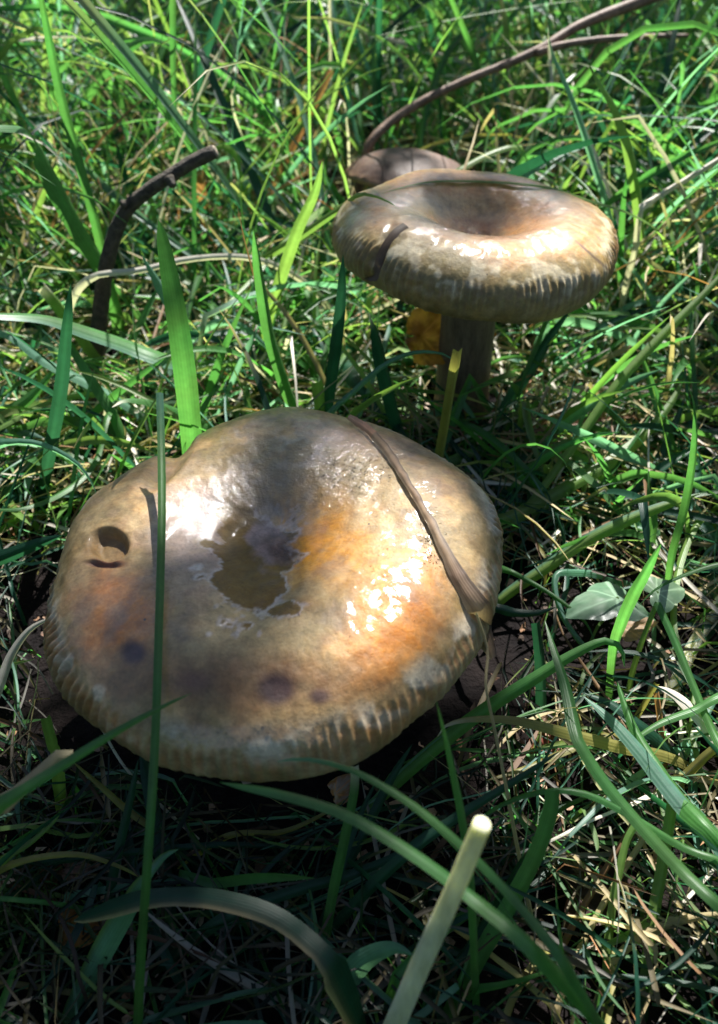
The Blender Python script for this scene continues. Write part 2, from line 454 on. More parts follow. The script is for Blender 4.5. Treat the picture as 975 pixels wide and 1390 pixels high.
def paint_front(px, py, q, s, th, saw, band):
    n1 = fbm(q, 60, 101, 5); n2 = fbm(q, 160, 111, 4); n3 = fbm(q, 25, 121, 3)
    c = np.zeros((len(q), 3)) + np.array((0.34, 0.215, 0.112))
    c = lerp(c, (0.235, 0.165, 0.078), sstep(0.42, 0.62, n1))
    c = lerp(c, (0.43, 0.29, 0.14), sstep(0.5, 0.68, n2) * 0.7)
    nz = (n1 - 0.5) * 1.3 + (n2 - 0.5) * 0.6
    c = lerp(c, (0.33, 0.25, 0.22), blob(px, py, 262, 735, 60, 85, 0, 0.5, nz) * 0.8)      # pinkish grey
    c = lerp(c, (0.21, 0.145, 0.055), blob(px, py, 390, 640, 110, 75, 0.1, 0.4, nz) * 0.8)    # olive wet back
    c = lerp(c, (0.31, 0.235, 0.12), blob(px, py, 300, 860, 120, 55, 0, 0.5, nz) * 0.8)
    c = lerp(c, (0.48, 0.19, 0.055), blob(px, py, 165, 830, 48, 60, 0.4, 0.5, nz) * 0.85)
    c = lerp(c, (0.50, 0.20, 0.05), blob(px, py, 535, 850, 65, 95, 0.3, 0.6, nz) * 0.9)
    c = lerp(c, (0.50, 0.23, 0.04), blob(px, py, 430, 745, 65, 60, 0.3, 0.6, nz) * 0.85)
    c = lerp(c, (0.44, 0.28, 0.17), blob(px, py, 480, 585, 90, 22, 0.1, 0.5, nz))
    # jagged pool in the middle
    n4 = fbm(q, 330, 131, 3)
    nj = (n1 - 0.5) * 0.8 + (n2 - 0.5) * 1.2 + (n4 - 0.5) * 0.9
    pool = blob(px, py, 345, 772, 62, 72, 0.15, 0.07, nj)
    pool = np.maximum(pool, blob(px, py, 318, 705, 26, 55, 0.05, 0.09, nj))
    pool = np.maximum(pool, blob(px, py, 370, 640, 75, 55, 0.2, 0.3, nj) * 0.6)
    edge = np.clip(pool * (1 - pool) * 4, 0, 1)
    c = lerp(c, (0.50, 0.44, 0.38), edge * sstep(0.45, 0.6, n2) * 0.5)
    c = lerp(c, (0.20, 0.14, 0.10), sstep(0.52, 0.66, fbm(q, 110, 141, 4)) * 0.45)
    c = lerp(c, (0.40, 0.29, 0.15), sstep(0.54, 0.68, fbm(q, 95, 151, 4)) * 0.4)
    c = lerp(c, (0.135, 0.075, 0.010), pool * 0.92)
    scum = np.clip(blob(px, py, 345, 772, 70, 80, 0.15, 0.10, nj) - pool, 0, 1)
    c = lerp(c, (0.46, 0.40, 0.38), scum * 0.55)
    c = lerp(c, (0.30, 0.21, 0.19), blob(px, py, 362, 735, 22, 34, 0.1, 0.3, nj) * 0.8)
    c = lerp(c, (0.13, 0.075, 0.055), blob(px, py, 382, 742, 22, 17, 0.5, 0.5, nj) * 0.9)
    # brown band across the front and its spots
    c = lerp(c, (0.17, 0.095, 0.045), blob(px, py, 350, 925, 190, 42, 0.04, 0.6, nz) * 0.9)
    c = lerp(c, (0.06, 0.032, 0.026), blob(px, py, 180, 886, 17, 15, 0.3, 0.5, nz * 0.6))
    c = lerp(c, (0.055, 0.03, 0.026), blob(px, py, 377, 935, 26, 21, -0.2, 0.45, nz * 0.6))
    c = lerp(c, (0.07, 0.04, 0.03), blob(px, py, 433, 946, 16, 12, 0, 0.5, nz * 0.6))
    c = lerp(c, (0.11, 0.06, 0.04), blob(px, py, 265, 925, 30, 18, 0, 0.5, nz * 0.8) * 0.8)
    # margin: pale olive with browner grooves
    rim = sstep(0.80, 0.93, s + (n1 - 0.5) * 0.12)
    rc = np.zeros_like(c) + np.array((0.32, 0.245, 0.135))
    rc = lerp(rc, (0.22, 0.165, 0.08), sstep(0.45, 0.6, n1))
    rc = lerp(rc, (0.30, 0.16, 0.08), (1 - saw) ** 2 * band * 0.75)
    rc = lerp(rc, (0.44, 0.23, 0.10), blob(px, py, 150, 900, 70, 90, -0.5, 0.5, nz) * band * 0.6)
    rc = lerp(rc, (0.44, 0.24, 0.11), blob(px, py, 535, 960, 70, 45, -0.5, 0.5, nz) * band * 0.6)
    c = c * (1 - rim[:, None] * 0.88) + rc * rim[:, None] * 0.88
    c = lerp(c, (0.50, 0.43, 0.33), sstep(0.80, 0.88, s) * (1 - sstep(0.9, 0.97, s)) * sstep(0.48, 0.6, n2) * 0.7)
    # under the rolled margin
    c = lerp(c, (0.27, 0.20, 0.11), sstep(1.15, 1.35, s))
    # the slug hole: brown raw flesh inside
    hole = blob(px, py, 145, 738, 30, 25, 0.1, 0.2, nz * 0.3)
    c = lerp(c, (0.20, 0.13, 0.06), hole)
    c = lerp(c, (0.13, 0.06, 0.035), blob(px, py, 142, 765, 27, 6, 0.05, 0.4))
    wet = np.clip(0.22 + (n3 - 0.5) * 1.0, 0, 1) * (1 - rim * 0.75)
    wet = np.maximum(wet * (1 - pool * 0.5), scum)
    wet = np.maximum(wet, blob(px, py, 410, 640, 150, 80, 0.1, 0.5, nz) * 0.95)
    wet = np.maximum(wet, blob(px, py, 500, 740, 80, 130, 0.2, 0.6, nz * 1.4) * 0.45 * (0.55 + 0.9 * sstep(0.35, 0.7, n4)))
    wet = np.maximum(wet, blob(px, py, 265, 680, 60, 70, 0.2, 0.5, nz) * 0.85)
    wet = np.maximum(wet, blob(px, py, 310, 1000, 110, 14, 0.0, 0.5, nz) * 0.9)
    wet = np.maximum(wet, blob(px, py, 180, 820, 50, 60, 0.0, 0.5, nz) * 0.75)
    wet = wet * (1 - hole)
    return c, wet

FLOC = np.array([-0.0238, 0.1576, 0.0])
front = empty('mushroom', tuple(FLOC), 'large tan mushroom with slug hole and wet orange patch, dry leaf across its cap', 'mushroom', 'roll-rimmed mushrooms in the grass')
FTOP = 0.0738
f_prof = [(0, .03), (.15, .04), (.35, .085), (.55, .105), (.72, .09), (.85, .045), (.93, -.01), (.98, -.075), (1.0, -.14), (.99, -.2), (.95, -.245), (.88, -.25), (.82, -.2), (.7, -.15), (.45, -.11), (.16, -.1)]
def f_out(t):
    return 1 + 0.012 * np.sin(3 * t + 0.6) + 0.016 * np.sin(2 * t - 0.5) + 0.010 * np.sin(5 * t + 1.0) + 0.006 * np.sin(9 * t) \
        - 0.055 * np.exp(-((t - R(128)) / R(7)) ** 2) + 0.022 * np.exp(-((t - R(100)) / R(22)) ** 2)
def f_wave(t):
    return 0.02 * np.sin(2 * t + 1.0) + 0.015 * np.sin(5 * t) + 0.03 * np.exp(-((t - R(95)) / R(25)) ** 2)
f_dents = [(147, 738, 27, 22, 0.1, 0.0040, 0.3), (141, 765, 24, 5, 0.06, 0.0018, 0.7), (225, 632, 16, 46, 0.75, 0.0035, 0.8),
           (350, 762, 62, 82, 0.15, 0.0012, 0.3), (387, 745, 34, 26, 0.3, 0.0010, 0.9), (180, 886, 16, 14, 0, 0.0004, 0.9), (377, 935, 24, 19, 0, 0.0005, 0.9)]
cap_f, FM = build_cap('front', front, (FLOC[0], FLOC[1], FTOP), 0.0650, f_prof, f_out, f_wave, 140, (R(0), R(-2)), paint_front, 1200, 200, 0.00054, 0.0010, f_dents, lambda t: 0.28 + 1.15 * np.exp(-((t - R(205)) / R(32)) ** 2) + 1.0 * np.exp(-((t - R(318)) / R(20)) ** 2) + 0.7 * np.exp(-((t - R(15)) / R(22)) ** 2))

def stem(parent, top, base, r0, r1, lean=0.0):
    n, m = 40, 40
    t = np.linspace(0, 1, n)
    a = np.linspace(0, 2 * math.pi, m, endpoint=False)
    c = np.array(base)[None] * (1 - t[:, None]) + np.array(top)[None] * t[:, None]
    c[:, 0] += lean * np.sin(t * math.pi)
    rad = (r0 + (r1 - r0) * t) * (1 + 0.12 * np.exp(-((t) / 0.15) ** 2) + 0.35 * np.exp(-((1 - t) / 0.10) ** 2))
    V = c[:, None, :] + np.stack([np.cos(a)[None] * rad[:, None], np.sin(a)[None] * rad[:, None], np.zeros((n, m))], -1)
    q = V.reshape(-1, 3) * np.array([6, 6, 1.0])
    d = (fbm(q, 40, 51, 3).reshape(n, m) - 0.5) * 0.0009
    V[..., 0] += np.cos(a)[None] * d; V[..., 1] += np.sin(a)[None] * d
    o = link('stem', make_mesh('stem', V.reshape(-1, 3) - np.array(parent.location)[None], grid_faces(n, m, True)), M_STEM, parent)
    return o
def gills(parent, M, r_in, r_out, z_in, z_out, n=96):
    th = np.linspace(0, 2 * math.pi, n * 4, endpoint=False)
    prof = np.array([0, 0.6, 0, -0.6])[np.arange(n * 4) % 4]
    rs = np.linspace(r_in, r_out, 8)
    V = []
    for i, r in enumerate(rs):
        t = i / 7
        z = z_in + (z_out - z_in) * t ** 1.4
        amp = 0.0028 * math.sin(math.pi * min(1, t * 0.9 + 0.1))
        V.append(np.stack([r * np.cos(th), r * np.sin(th), z - 0.0015 + prof * amp], 1))
    o = link('gills', make_mesh('gills', np.vstack(V), grid_faces(8, n * 4, True)), M_GILL, parent)
    o.matrix_basis = Matrix.Translation(-Vector(parent.location)) @ M
    return o
stem(front, (FLOC[0], FLOC[1], FTOP - 0.006), (FLOC[0] + 0.004, FLOC[1] + 0.006, -0.012), 0.0125, 0.0135)
gills(front, FM, 0.014, 0.0525, -0.008, -0.0125)

def paint_back(px, py, q, s, th, saw, band):
    n1 = fbm(q, 60, 201, 5); n2 = fbm(q, 170, 211, 4); n3 = fbm(q, 25, 221, 3)
    nz = (n1 - 0.5) * 1.1 + (n2 - 0.5) * 0.6
    c = np.zeros((len(q), 3)) + np.array((0.33, 0.17, 0.065))
    c = lerp(c, (0.25, 0.14, 0.055), sstep(0.45, 0.62, n1))
    c = lerp(c, (0.36, 0.24, 0.11), sstep(0.5, 0.65, n2) * 0.6)
    c = lerp(c, (0.30, 0.22, 0.09), blob(px, py, 610, 282, 70, 16, 0, 0.5, nz) * 0.8)
    c = lerp(c, (0.50, 0.24, 0.08), blob(px, py, 745, 345, 80, 35, 0.1, 0.5, nz) * 0.9)
    c = lerp(c, (0.44, 0.24, 0.11), blob(px, py, 600, 240, 110, 12, 0, 0.5, nz) * 0.8)
    rim = sstep(0.66, 0.84, s + (n1 - 0.5) * 0.22)
    rc = np.zeros_like(c) + np.array((0.30, 0.225, 0.10))
    rc = lerp(rc, (0.20, 0.155, 0.065), sstep(0.4, 0.62, n1))
    rc = lerp(rc, (0.52, 0.45, 0.31), sstep(0.5, 0.62, n2) * (1 - sstep(0.92, 1.02, s)) * 0.8)
    rc = lerp(rc, (0.16, 0.11, 0.05), (1 - saw) ** 2 * band * 0.6)
    c = c * (1 - rim[:, None] * 0.92) + rc * rim[:, None] * 0.92
    c = lerp(c, (0.22, 0.17, 0.085), sstep(1.15, 1.35, s))
    c = lerp(c, (0.10, 0.06, 0.04), blob(px, py, 806, 348, 34, 1.6, 0.72, 0.5) * 0.8)
    wet = np.clip(0.45 + (n3 - 0.5) * 1.6, 0, 1) * (1 - rim * 0.85)
    wet = np.maximum(wet, blob(px, py, 640, 305, 130, 26, 0.06, 0.5, nz) * 0.95)
    wet = np.maximum(wet, blob(px, py, 555, 275, 45, 18, 0.0, 0.5, nz) * 0.95)
    wet = np.maximum(wet, blob(px, py, 735, 275, 40, 25, 0.3, 0.5, nz) * 0.95)
    return c, wet

BLOC = np.array([0.0497, 0.3165, 0.0])
back = empty('mushroom', (BLOC[0] + 0.003, BLOC[1] + 0.006, 0), 'upright mushroom with funnel-shaped brown cap held high on a thick stem', 'mushroom', 'roll-rimmed mushrooms in the grass')
b_prof = [(0, -.21), (.1, -.185), (.22, -.1), (.36, .0), (.5, .06), (.64, .07), (.78, .045), (.9, -.015), (.97, -.085), (1.0, -.17), (.985, -.26), (.93, -.315), (.86, -.31), (.81, -.25), (.68, -.2), (.42, -.18), (.18, -.2)]
def b_out(t):
    return 1 + 0.010 * np.sin(3 * t + 0.2) + 0.014 * np.sin(2 * t + 0.6) + 0.007 * np.sin(7 * t + 1.0)
def b_wave(t):
    return 0.016 * np.sin(2 * t + 0.4) + 0.012 * np.sin(3 * t + 2) + 0.01 * np.sin(7 * t)
b_dents = [(515, 350, 9, 55, 0.35, 0.0018, 0.8)]
cap_b, BM = build_cap('back', back, (BLOC[0], BLOC[1], 0.1058), 0.0595, b_prof, b_out, b_wave, 116, (R(0), R(3)), paint_back, 900, 150, 0.00045, 0.0009, b_dents)
stem(back, (BLOC[0], BLOC[1], 0.096), (BLOC[0] + 0.003, BLOC[1] + 0.012, -0.012), 0.0138, 0.0118, -0.0005)
gills(back, BM, 0.013, 0.048, -0.012, -0.0145)
# small pool of rain water in the funnel
def pool_disc(name, parent, M, rad, z, cx=0, cy=0):
    n = 48
    th = np.linspace(0, 2 * math.pi, n, endpoint=False)
    V = [np.array([[cx, cy, z]] * n)]
    for r in (0.5, 0.9, 1.0):
        rr = rad * r * (1 + 0.12 * np.sin(3 * th + 1) + 0.08 * np.sin(5 * th))
        zz = z if r < 1 else z - 0.0012
        V.append(np.stack([cx + rr * np.cos(th), cy + rr * np.sin(th), np.full(n, zz)], 1))
    o = link(name, make_mesh(name, np.vstack(V), grid_faces(4, n, True)[:, ::-1]), M_WATER, parent)
    o.matrix_basis = Matrix.Translation(-Vector(parent.location)) @ M
    return o
pool_disc('rain_pool', back, BM, 0.0125, -0.0098, 0.001, -0.001)

# beads of slime and rain on the caps
def beads(parent, key, spots, seed):
    rg = np.random.default_rng(seed)
    pts, rad = [], []
    for (cx, cy, sx, sy, k, r0, r1) in spots:
        for _ in range(k):
            x_, y_ = rg.normal(cx, sx), rg.normal(cy, sy)
            d_ = Vector(ray(x_, y_)).normalized()
            h_ = BVH[key].ray_cast(Vector(CAM0), d_)
            if h_[0] is None: continue
            pts.append(np.array(h_[0])); rad.append(rg.uniform(r0, r1) ** 1.0)
    a = np.linspace(0, 2 * math.pi, 8, endpoint=False)
    pts = np.array(pts); rad = np.array(rad); nb = len(pts)
    rings = [np.array([[math.cos(t_), math.sin(t_), 0]]) * 0 for t_ in a]
    prof_ = [(1.0, -0.1), (0.85, 0.14), (0.5, 0.28), (0.0, 0.34)]
    U = np.vstack([np.stack([r_ * np.cos(a), r_ * np.sin(a), np.full(8, z_)], 1) for r_, z_ in prof_])
    sq = rg.uniform(0.6, 1.6, (nb, 1, 1))
    W = U[None] * rad[:, None, None] * np.concatenate([sq, 1 / sq, np.ones((nb, 1, 1))], 2) + pts[:, None]
    f0 = grid_faces(4, 8, True)
    F = (f0[None] + (np.arange(nb) * 32)[:, None, None]).reshape(-1, 4)
    o = link('slime_beads', make_mesh('slime_beads', W.reshape(-1, 3) - np.array(parent.location), F), M_WATER, parent)
    tag(o, kind='stuff')
beads(front, 'front', [(490, 640, 32, 16, 260, .00018, .00045), (385, 750, 14, 14, 70, .0002, .0006), (583, 735, 9, 24, 110, .00015, .0004), (280, 670, 14, 20, 50, .0002, .0004), (510, 800, 30, 45, 90, .00012, .0003),
                       (350, 830, 45, 6, 60, .00015, .0004), (290, 780, 6, 25, 40, .00015, .0004), (300, 1000, 60, 7, 40, .0002, .0005), (420, 600, 60, 12, 90, .00012, .0003)], 5)
beads(back, 'back', [(640, 318, 60, 8, 60, .0002, .0005), (735, 285, 12, 10, 40, .0002, .0005), (660, 285, 20, 6, 40, .0002, .0006)], 6)

# third, small brown cap behind
TLOC = G(560, 330)
tloc = np.array([P(556, 240, 0.50)[0], P(556, 240, 0.50)[1], 0])
third = empty('mushroom', tuple(tloc), 'small dark brown mushroom tucked behind the funnel-capped one', 'mushroom', 'roll-rimmed mushrooms in the grass')
def paint_third(px, py, q, s, th, saw, band):
    n1 = fbm(q, 60, 301, 5); n2 = fbm(q, 170, 311, 4)
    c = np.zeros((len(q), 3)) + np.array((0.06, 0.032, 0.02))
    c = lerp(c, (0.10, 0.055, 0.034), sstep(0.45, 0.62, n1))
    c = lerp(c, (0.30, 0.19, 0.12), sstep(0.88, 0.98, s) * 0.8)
    return c, np.full(len(q), -0.6)
t_prof = [(0, .2), (.2, .195), (.42, .165), (.62, .11), (.8, .03), (.92, -.07), (1.0, -.17), (.98, -.23), (.9, -.25), (.8, -.2), (.5, -.1), (.16, -.05)]
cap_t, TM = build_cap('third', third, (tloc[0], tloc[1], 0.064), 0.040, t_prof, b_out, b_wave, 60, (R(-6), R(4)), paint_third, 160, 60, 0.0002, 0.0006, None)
stem(third, (tloc[0], tloc[1], 0.061), (tloc[0], tloc[1] + 0.004, -0.012), 0.0075, 0.0065)
gills(third, TM, 0.007, 0.031, -0.003, -0.008, 60)

# ------------------------------------------------------------------ twigs (tubes)
def tube(pts, rad, n_ring=60, n_side=14, bump=0.12, seed=0, caps=True, scale=300):
    c = catmull(pts, n_ring)
    r = np.interp(np.linspace(0, 1, n_ring), np.linspace(0, 1, len(rad)), rad)
    t = unit(np.gradient(c, axis=0))
    ref = np.array([0.3, -0.5, 0.81]); 
    s = unit(np.cross(t, ref)); u = np.cross(s, t)
    a = np.linspace(0, 2 * math.pi, n_side, endpoint=False)
    D = s[:, None, :] * np.cos(a)[None, :, None] + u[:, None, :] * np.sin(a)[None, :, None]
    V = c[:, None, :] + D * r[:, None, None]
    nn = (fbm(V.reshape(-1, 3), scale, 61 + seed, 3).reshape(n_ring, n_side) - 0.5) * 2
    V = V + D * (nn * bump * r[:, None])[..., None]
    V = V.reshape(-1, 3)
    F = grid_faces(n_ring, n_side, True)
    if caps:
        k = len(V)
        V = np.vstack([V, c[:1], c[-1:]])
        j = np.arange(n_side); j2 = (j + 1) % n_side
        b = (n_ring - 1) * n_side
        F = np.vstack([F, np.stack([np.full(n_side, k), j2, j, j], 1), np.stack([np.full(n_side, k + 1), b + j, b + j2, b + j2], 1)])
        tri = F[-2 * n_side:, :3]
        return V, F[:-2 * n_side], tri
    return V, F, None
def tube_mesh(name, pts, rad, **kw):
    V, F, tri = tube(pts, rad, **kw)
    me = bpy.data.meshes.new(name)
    faces = [tuple(map(int, f)) for f in F] + ([tuple(map(int, f)) for f in tri] if tri is not None else [])
    me.from_pydata([tuple(v) for v in V], [], faces)
    me.polygons.foreach_set('use_smooth', np.ones(len(me.polygons), bool))
    me.update()
    return me
def upright(pts, lean=0.03):
    """a blade standing up from its ground point (the last one), leaning slightly to the viewer"""
    b = G(pts[-1][0], pts[-1][1], -0.004)
    n = len(pts); out = []
    for i, p in enumerate(pts[:-1]):
        f = 1 - i / (n - 1.0)
        out.append(P(p[0], p[1], min((b[1] - lean * f ** 1.5) / ray(p[0], p[1])[1], gdepth(p[0], p[1], 0.003))))
    return np.array(out + [b])
def path(pts, base_ground=True):
    """list of (px,py,depth or None); None = on the ground there; depth missing = interpolated"""
    n = len(pts)
    xy = np.array([(p[0], p[1]) for p in pts], float)
    cum = np.concatenate([[0], np.cumsum(np.linalg.norm(np.diff(xy, axis=0), axis=1))])
    ks, ds = [], []
    for i, p in enumerate(pts):
        if len(p) == 3:
            ks.append(cum[i]); ds.append(gdepth(p[0], p[1], -0.004) if p[2] is None else p[2])
    d = np.interp(cum, ks, ds)
    out = []
    for i in range(n):
        g = gdepth(xy[i, 0], xy[i, 1], 0.003)
        isg = len(pts[i]) == 3 and pts[i][2] is None
        out.append(P(xy[i, 0], xy[i, 1], d[i] if isg else min(d[i], g)))
    return np.array(out)

def stick(name, label, pts, rpx, mat, bump=0.14, cat='twig', knots=(), fork=None, sides=16, rings=70, end=True):
    w = path(pts)
    dep = (w - CAM0) @ FWD
    rad = np.interp(np.linspace(0, 1, len(rpx)), np.linspace(0, 1, len(rpx)), rpx) * np.interp(np.linspace(0, 1, len(rpx)), np.linspace(0, 1, len(dep)), dep) / FPX
    base = w[0]
    root = empty(name, tuple(base), label, cat)
    wood = link('branch_wood', tube_mesh('branch_wood', w - base, rad, n_ring=rings, n_side=sides, bump=bump), mat, root)
    for (kx, ky, kr, kd, lx, ly) in knots:
        a = P(kx, ky, kd); b = P(kx + lx, ky + ly, kd - 0.001)
        link('knot', tube_mesh('knot', np.array([a, (a + b) / 2, b]) - base, np.array([kr * 1.15, kr, kr * 0.55]) * kd / FPX, n_ring=8, n_side=10, bump=0.2), mat, root)
    if fork:
        fp, fr = fork
        fw = path(fp)
        fd = ((fw - CAM0) @ FWD).mean()
        link('side_branch', tube_mesh('side_branch', fw - base, np.array(fr) * fd / FPX, n_ring=40, n_side=10, bump=bump), mat, root)
    if end:
        c = catmull(w, 50); a = c[-1] - base; t = unit(c[-1] - c[-3])
        link('broken_end', tube_mesh('broken_end', np.array([a - t * 0.0006, a + t * 0.0008]), np.array([rad[-1] * 0.92, rad[-1] * 0.75]), n_ring=4, n_side=12, bump=0.25, scale=900), M_WOODEND, root)
    return root
stick('twig', 'dark knobbly broken twig bending out of the grass, end snapped off', [(128, 520, None), (133, 460, 0.40), (139, 400), (148, 345, 0.375), (168, 290), (205, 256, 0.36), (240, 233), (268, 216), (292, 206, 0.355)],
      [11, 11.5, 11.5, 11, 10.5, 10, 9.5, 9.5, 9.5], M_BARK, 0.16, knots=[(172, 280, 6, 0.362, -8, -7), (230, 242, 7, 0.356, 5, 11)])
stick('twig', 'long thin forked brown twig arching over the funnel-capped mushroom', [(482, 322, None), (486, 262), (500, 200, 0.53), (530, 166), (580, 134), (640, 106, 0.53), (690, 86), (738, 64, 0.53), (790, 33), (880, -2), (975, -40, 0.55)],
      [5, 6, 6, 6, 5.5, 5.5, 6, 6.5, 8, 8, 8], M_BARKP, 0.12, fork=([(728, 72, 0.528), (760, 62, 0.525), (810, 54), (870, 50), (934, 48, 0.53)], [5.5, 4.5, 4.5, 3.8, 2.2]))
stick('fallen_stick', 'dark fallen stick lying flat under the grass behind the snapped twig', [(255, 212, 0.66), (330, 224, 0.655), (420, 240, 0.64), (500, 262, 0.62)], [11, 12, 13, 11], M_BARK, 0.12, cat='stick', end=False)
stick('fallen_stick', 'grey smooth stick poking in beside the tall paired grass blades', [(-60, 270, 0.52), (0, 312, 0.49), (58, 350, 0.475)], [8, 9, 8], M_BARKP, 0.1, cat='stick')
stick('fallen_stick', 'mottled brown stick standing in the dark thatch beside the big cap', [(150, 640, None), (140, 575, 0.375), (126, 520, 0.38)], [9, 9, 8], M_BARK, 0.2, cat='stick')
stick('plant_stalk', 'thick pale cream cut stalk with rounded whitish end', [(490, 1500, None), (560, 1335, 0.154), (612, 1220, 0.141), (655, 1118, 0.131)], [16, 15.5, 14.5, 12.5], M_STALK, 0.03, cat='stalk', end=False, sides=20)
stick('woody_stem', 'pale woody stem leaning up past the ivy leaves', [(905, 960, None), (930, 900, 0.285), (960, 845, 0.285), (990, 800, 0.285)], [9, 9, 8.5, 8], M_STALK, 0.14, cat='stem', end=False)

# ------------------------------------------------------------------ grass blades
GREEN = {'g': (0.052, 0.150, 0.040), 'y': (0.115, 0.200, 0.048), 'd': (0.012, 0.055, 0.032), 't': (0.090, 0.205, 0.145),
         's': (0.36, 0.29, 0.15), 'w': (0.52, 0.48, 0.40), 'b': (0.17, 0.095, 0.045), 'o': (0.22, 0.20, 0.06), 'r': (0.34, 0.17, 0.07), 'k': (0.085, 0.055, 0.035)}
def wprofile(t, kind):
    if kind == 'leaf':      # t=0 tip .. 1 base
        return np.clip(1 - np.exp(-t * 7.0), 0, 1) * (1 - 0.35 * t ** 2) + 0.015
    if kind == 'stem':
        return 0.75 + 0.25 * t
    if kind == 'cut':
        return 0.85 + 0.15 * np.sin(t * 3.1)
    if kind == 'both':
        return np.sin(np.clip(t, 0.0, 1) * math.pi) ** 0.6 * 0.95 + 0.05
    return np.ones_like(t)
def blade_geo(c, width, roll, fold, twist=0.0, curl=0.0, seed=0, up=0.0):
    """c (n,3) tip..base; width (n); 5 verts across, folded along the midrib"""
    n = len(c)
    t = unit(np.gradient(c, axis=0))
    view = unit(c - CAM0)
    s = unit(np.cross(t, view - np.array([0, 0, up])))   # flat side turned partly to the sky
    for i in range(1, n):                       # no flips along the blade
        if np.dot(s[i], s[i - 1]) < 0: s[i] = -s[i]
    u = np.cross(s, t)
    k = np.linspace(0, 1, n)
    a = roll + twist * k
    s2 = s * np.cos(a)[:, None] + u * np.sin(a)[:, None]
    u2 = np.cross(s2, t)
    if up:
        foreshort = np.abs((u2 * view).sum(1)); width = width / np.clip(foreshort, 0.55, 1)
    off = np.linspace(-1, 1, 5)
    V = np.zeros((n, 5, 3))
    for j, o in enumerate(off):
        lift = fold * (abs(o) - 0.5) * 0.5 + curl * (o * o - 0.4)
        V[:, j] = c + s2 * (o * width * 0.5)[:, None] + u2 * (lift * width)[:, None]
    return V
def ragged(n, seed, amp):
    r = np.random.default_rng(seed)
    x = np.cumsum(r.normal(0, 1, n)); x -= np.linspace(x[0], x[-1], n)
    x /= max(np.abs(x).max(), 1e-6)
    return 1 + amp * x
HERO_PTS = []
LIT_PTS = [catmull(path([(560, 1335, 0.142), (612, 1220, 0.132), (655, 1118, 0.128)]), 14), path([(800, 815, 0.27), (835, 815, 0.27), (890, 806, 0.268), (833, 835, 0.27), (575, 440, 0.36), (560, 465, 0.36)])]
def blade(label, pts, wpx, col='g', prof='leaf', roll=0.35, fold=0.5, twist=0.0, n=34, name='grass_blade', cat='grass blade', group=None, mat=None, tipcol=None, basecol=None, world=None, rag=0.05, curl=0.0, edgecol=None, over=False, up=0.8, lit=False, stand=None):
    w = world if world is not None else (upright(pts, stand) if stand is not None else path(pts))
    c = catmull(w, n)
    if over:                                    # keep clear of the big cap it stands in front of
        for i in range(n):
            dv = Vector(c[i] - CAM0); L = dv.length
            h = BVH['front'].ray_cast(Vector(CAM0), dv.normalized())
            if h[0] is not None and h[3] < L + 0.004: c[i] = CAM0 + (c[i] - CAM0) / L * (h[3] - 0.004)
    dep = (c - CAM0) @ FWD
    t = np.linspace(0, 1, n)
    seed = abs(hash(label)) % 10000 if False else sum(ord(ch) * (i + 1) for i, ch in enumerate(label)) % 100000
    wd = wpx * dep / FPX * wprofile(t, prof) * ragged(n, seed, rag) * 0.88
    V = blade_geo(c, wd, roll, fold, twist, curl, up=up)
    if lit: LIT_PTS.append(c[::3])
    r = np.random.default_rng(seed)
    base = np.array(GREEN[col]) * r.uniform(0.85, 1.15)
    cc = np.zeros((n, 5, 3)) + base
    cc = cc * (0.9 + 0.25 * t)[:, None, None]
    if col in 'gydt':
        pale = np.array([1.15, 1.0, 0.9])
        cc = cc * (1 + (pale - 1)[None, None] * (t ** 2)[:, None, None])
        cc[:, 2] *= 1.2                         # paler midrib
    cc = cc * (0.72 + 0.56 * fbm(V.reshape(-1, 3), 90, seed % 97, 3).reshape(n, 5))[..., None]
    if tipcol: 
        k = (1 - sstep(0.0, 0.12, t))[:, None, None]; cc = cc * (1 - k) + np.array(GREEN[tipcol]) * k
    if basecol:
        k = sstep(0.5, 1.0, t)[:, None, None]; cc = cc * (1 - k) + np.array(GREEN[basecol]) * k
    if edgecol:
        cc[:, 0] = GREEN[edgecol]; cc[:, 1] = cc[:, 1] * 0.88 + np.array(GREEN[edgecol]) * 0.12
    uv = np.stack(np.broadcast_arrays(np.linspace(0, 1, 5)[None], t[:, None] * 10), -1).reshape(-1, 2)
    root = w[-1]
    me = make_mesh(name, V.reshape(-1, 3) - root, grid_faces(n, 5), cols=cc.reshape(-1, 3), uvs=uv)
    o = link(name, me, mat or (M_STRAW if col in 'swbrk' else M_GRASS))
    o.location = root
    tag(o, label, cat, group)
    HERO_PTS.append(c)
    return o

# --- left, behind the big cap
blade('tall bright green blade, the straighter of a crossing pair by the snapped twig', [(48, -50, 0.40), (62, 30), (85, 140), (120, 265), (158, 425), (166, 480, None)], 14, 'g', roll=0.2, lit=True, stand=0.04)
blade('wide green blade bent over at its top, crossing a straighter tall blade', [(-70, 175, 0.33), (0, 172, 0.35), (38, 182, 0.37), (64, 232), (100, 300), (142, 375), (175, 490, None)], 22, 'g', roll=0.35, lit=True, stand=0.08)
blade('broad bright pointed green blade standing upright behind the big cap', [(215, 298, 0.33), (226, 350), (242, 440), (254, 530), (262, 620), (266, 700, None)], 27, 'g', roll=0.15, fold=0.35, lit=True, stand=0.03)
blade('short teal pointed blade leaning on the broad upright blade', [(192, 345, 0.35), (216, 386), (246, 440), (264, 500), (276, 560, None)], 15, 't', roll=0.3, lit=True, stand=0.03)
blade('long pale glossy blade arching flat over the thatch left of the funnel cap', [(460, 450, None), (440, 408, 0.43), (390, 368, 0.40), (330, 349, 0.385), (255, 352), (190, 367), (130, 374, 0.36), (100, 402), (92, 455), (90, 540, None)], 10, 'w', roll=0.9, prof='both', fold=0.6, twist=-0.6, basecol='w', rag=0.15, lit=True)
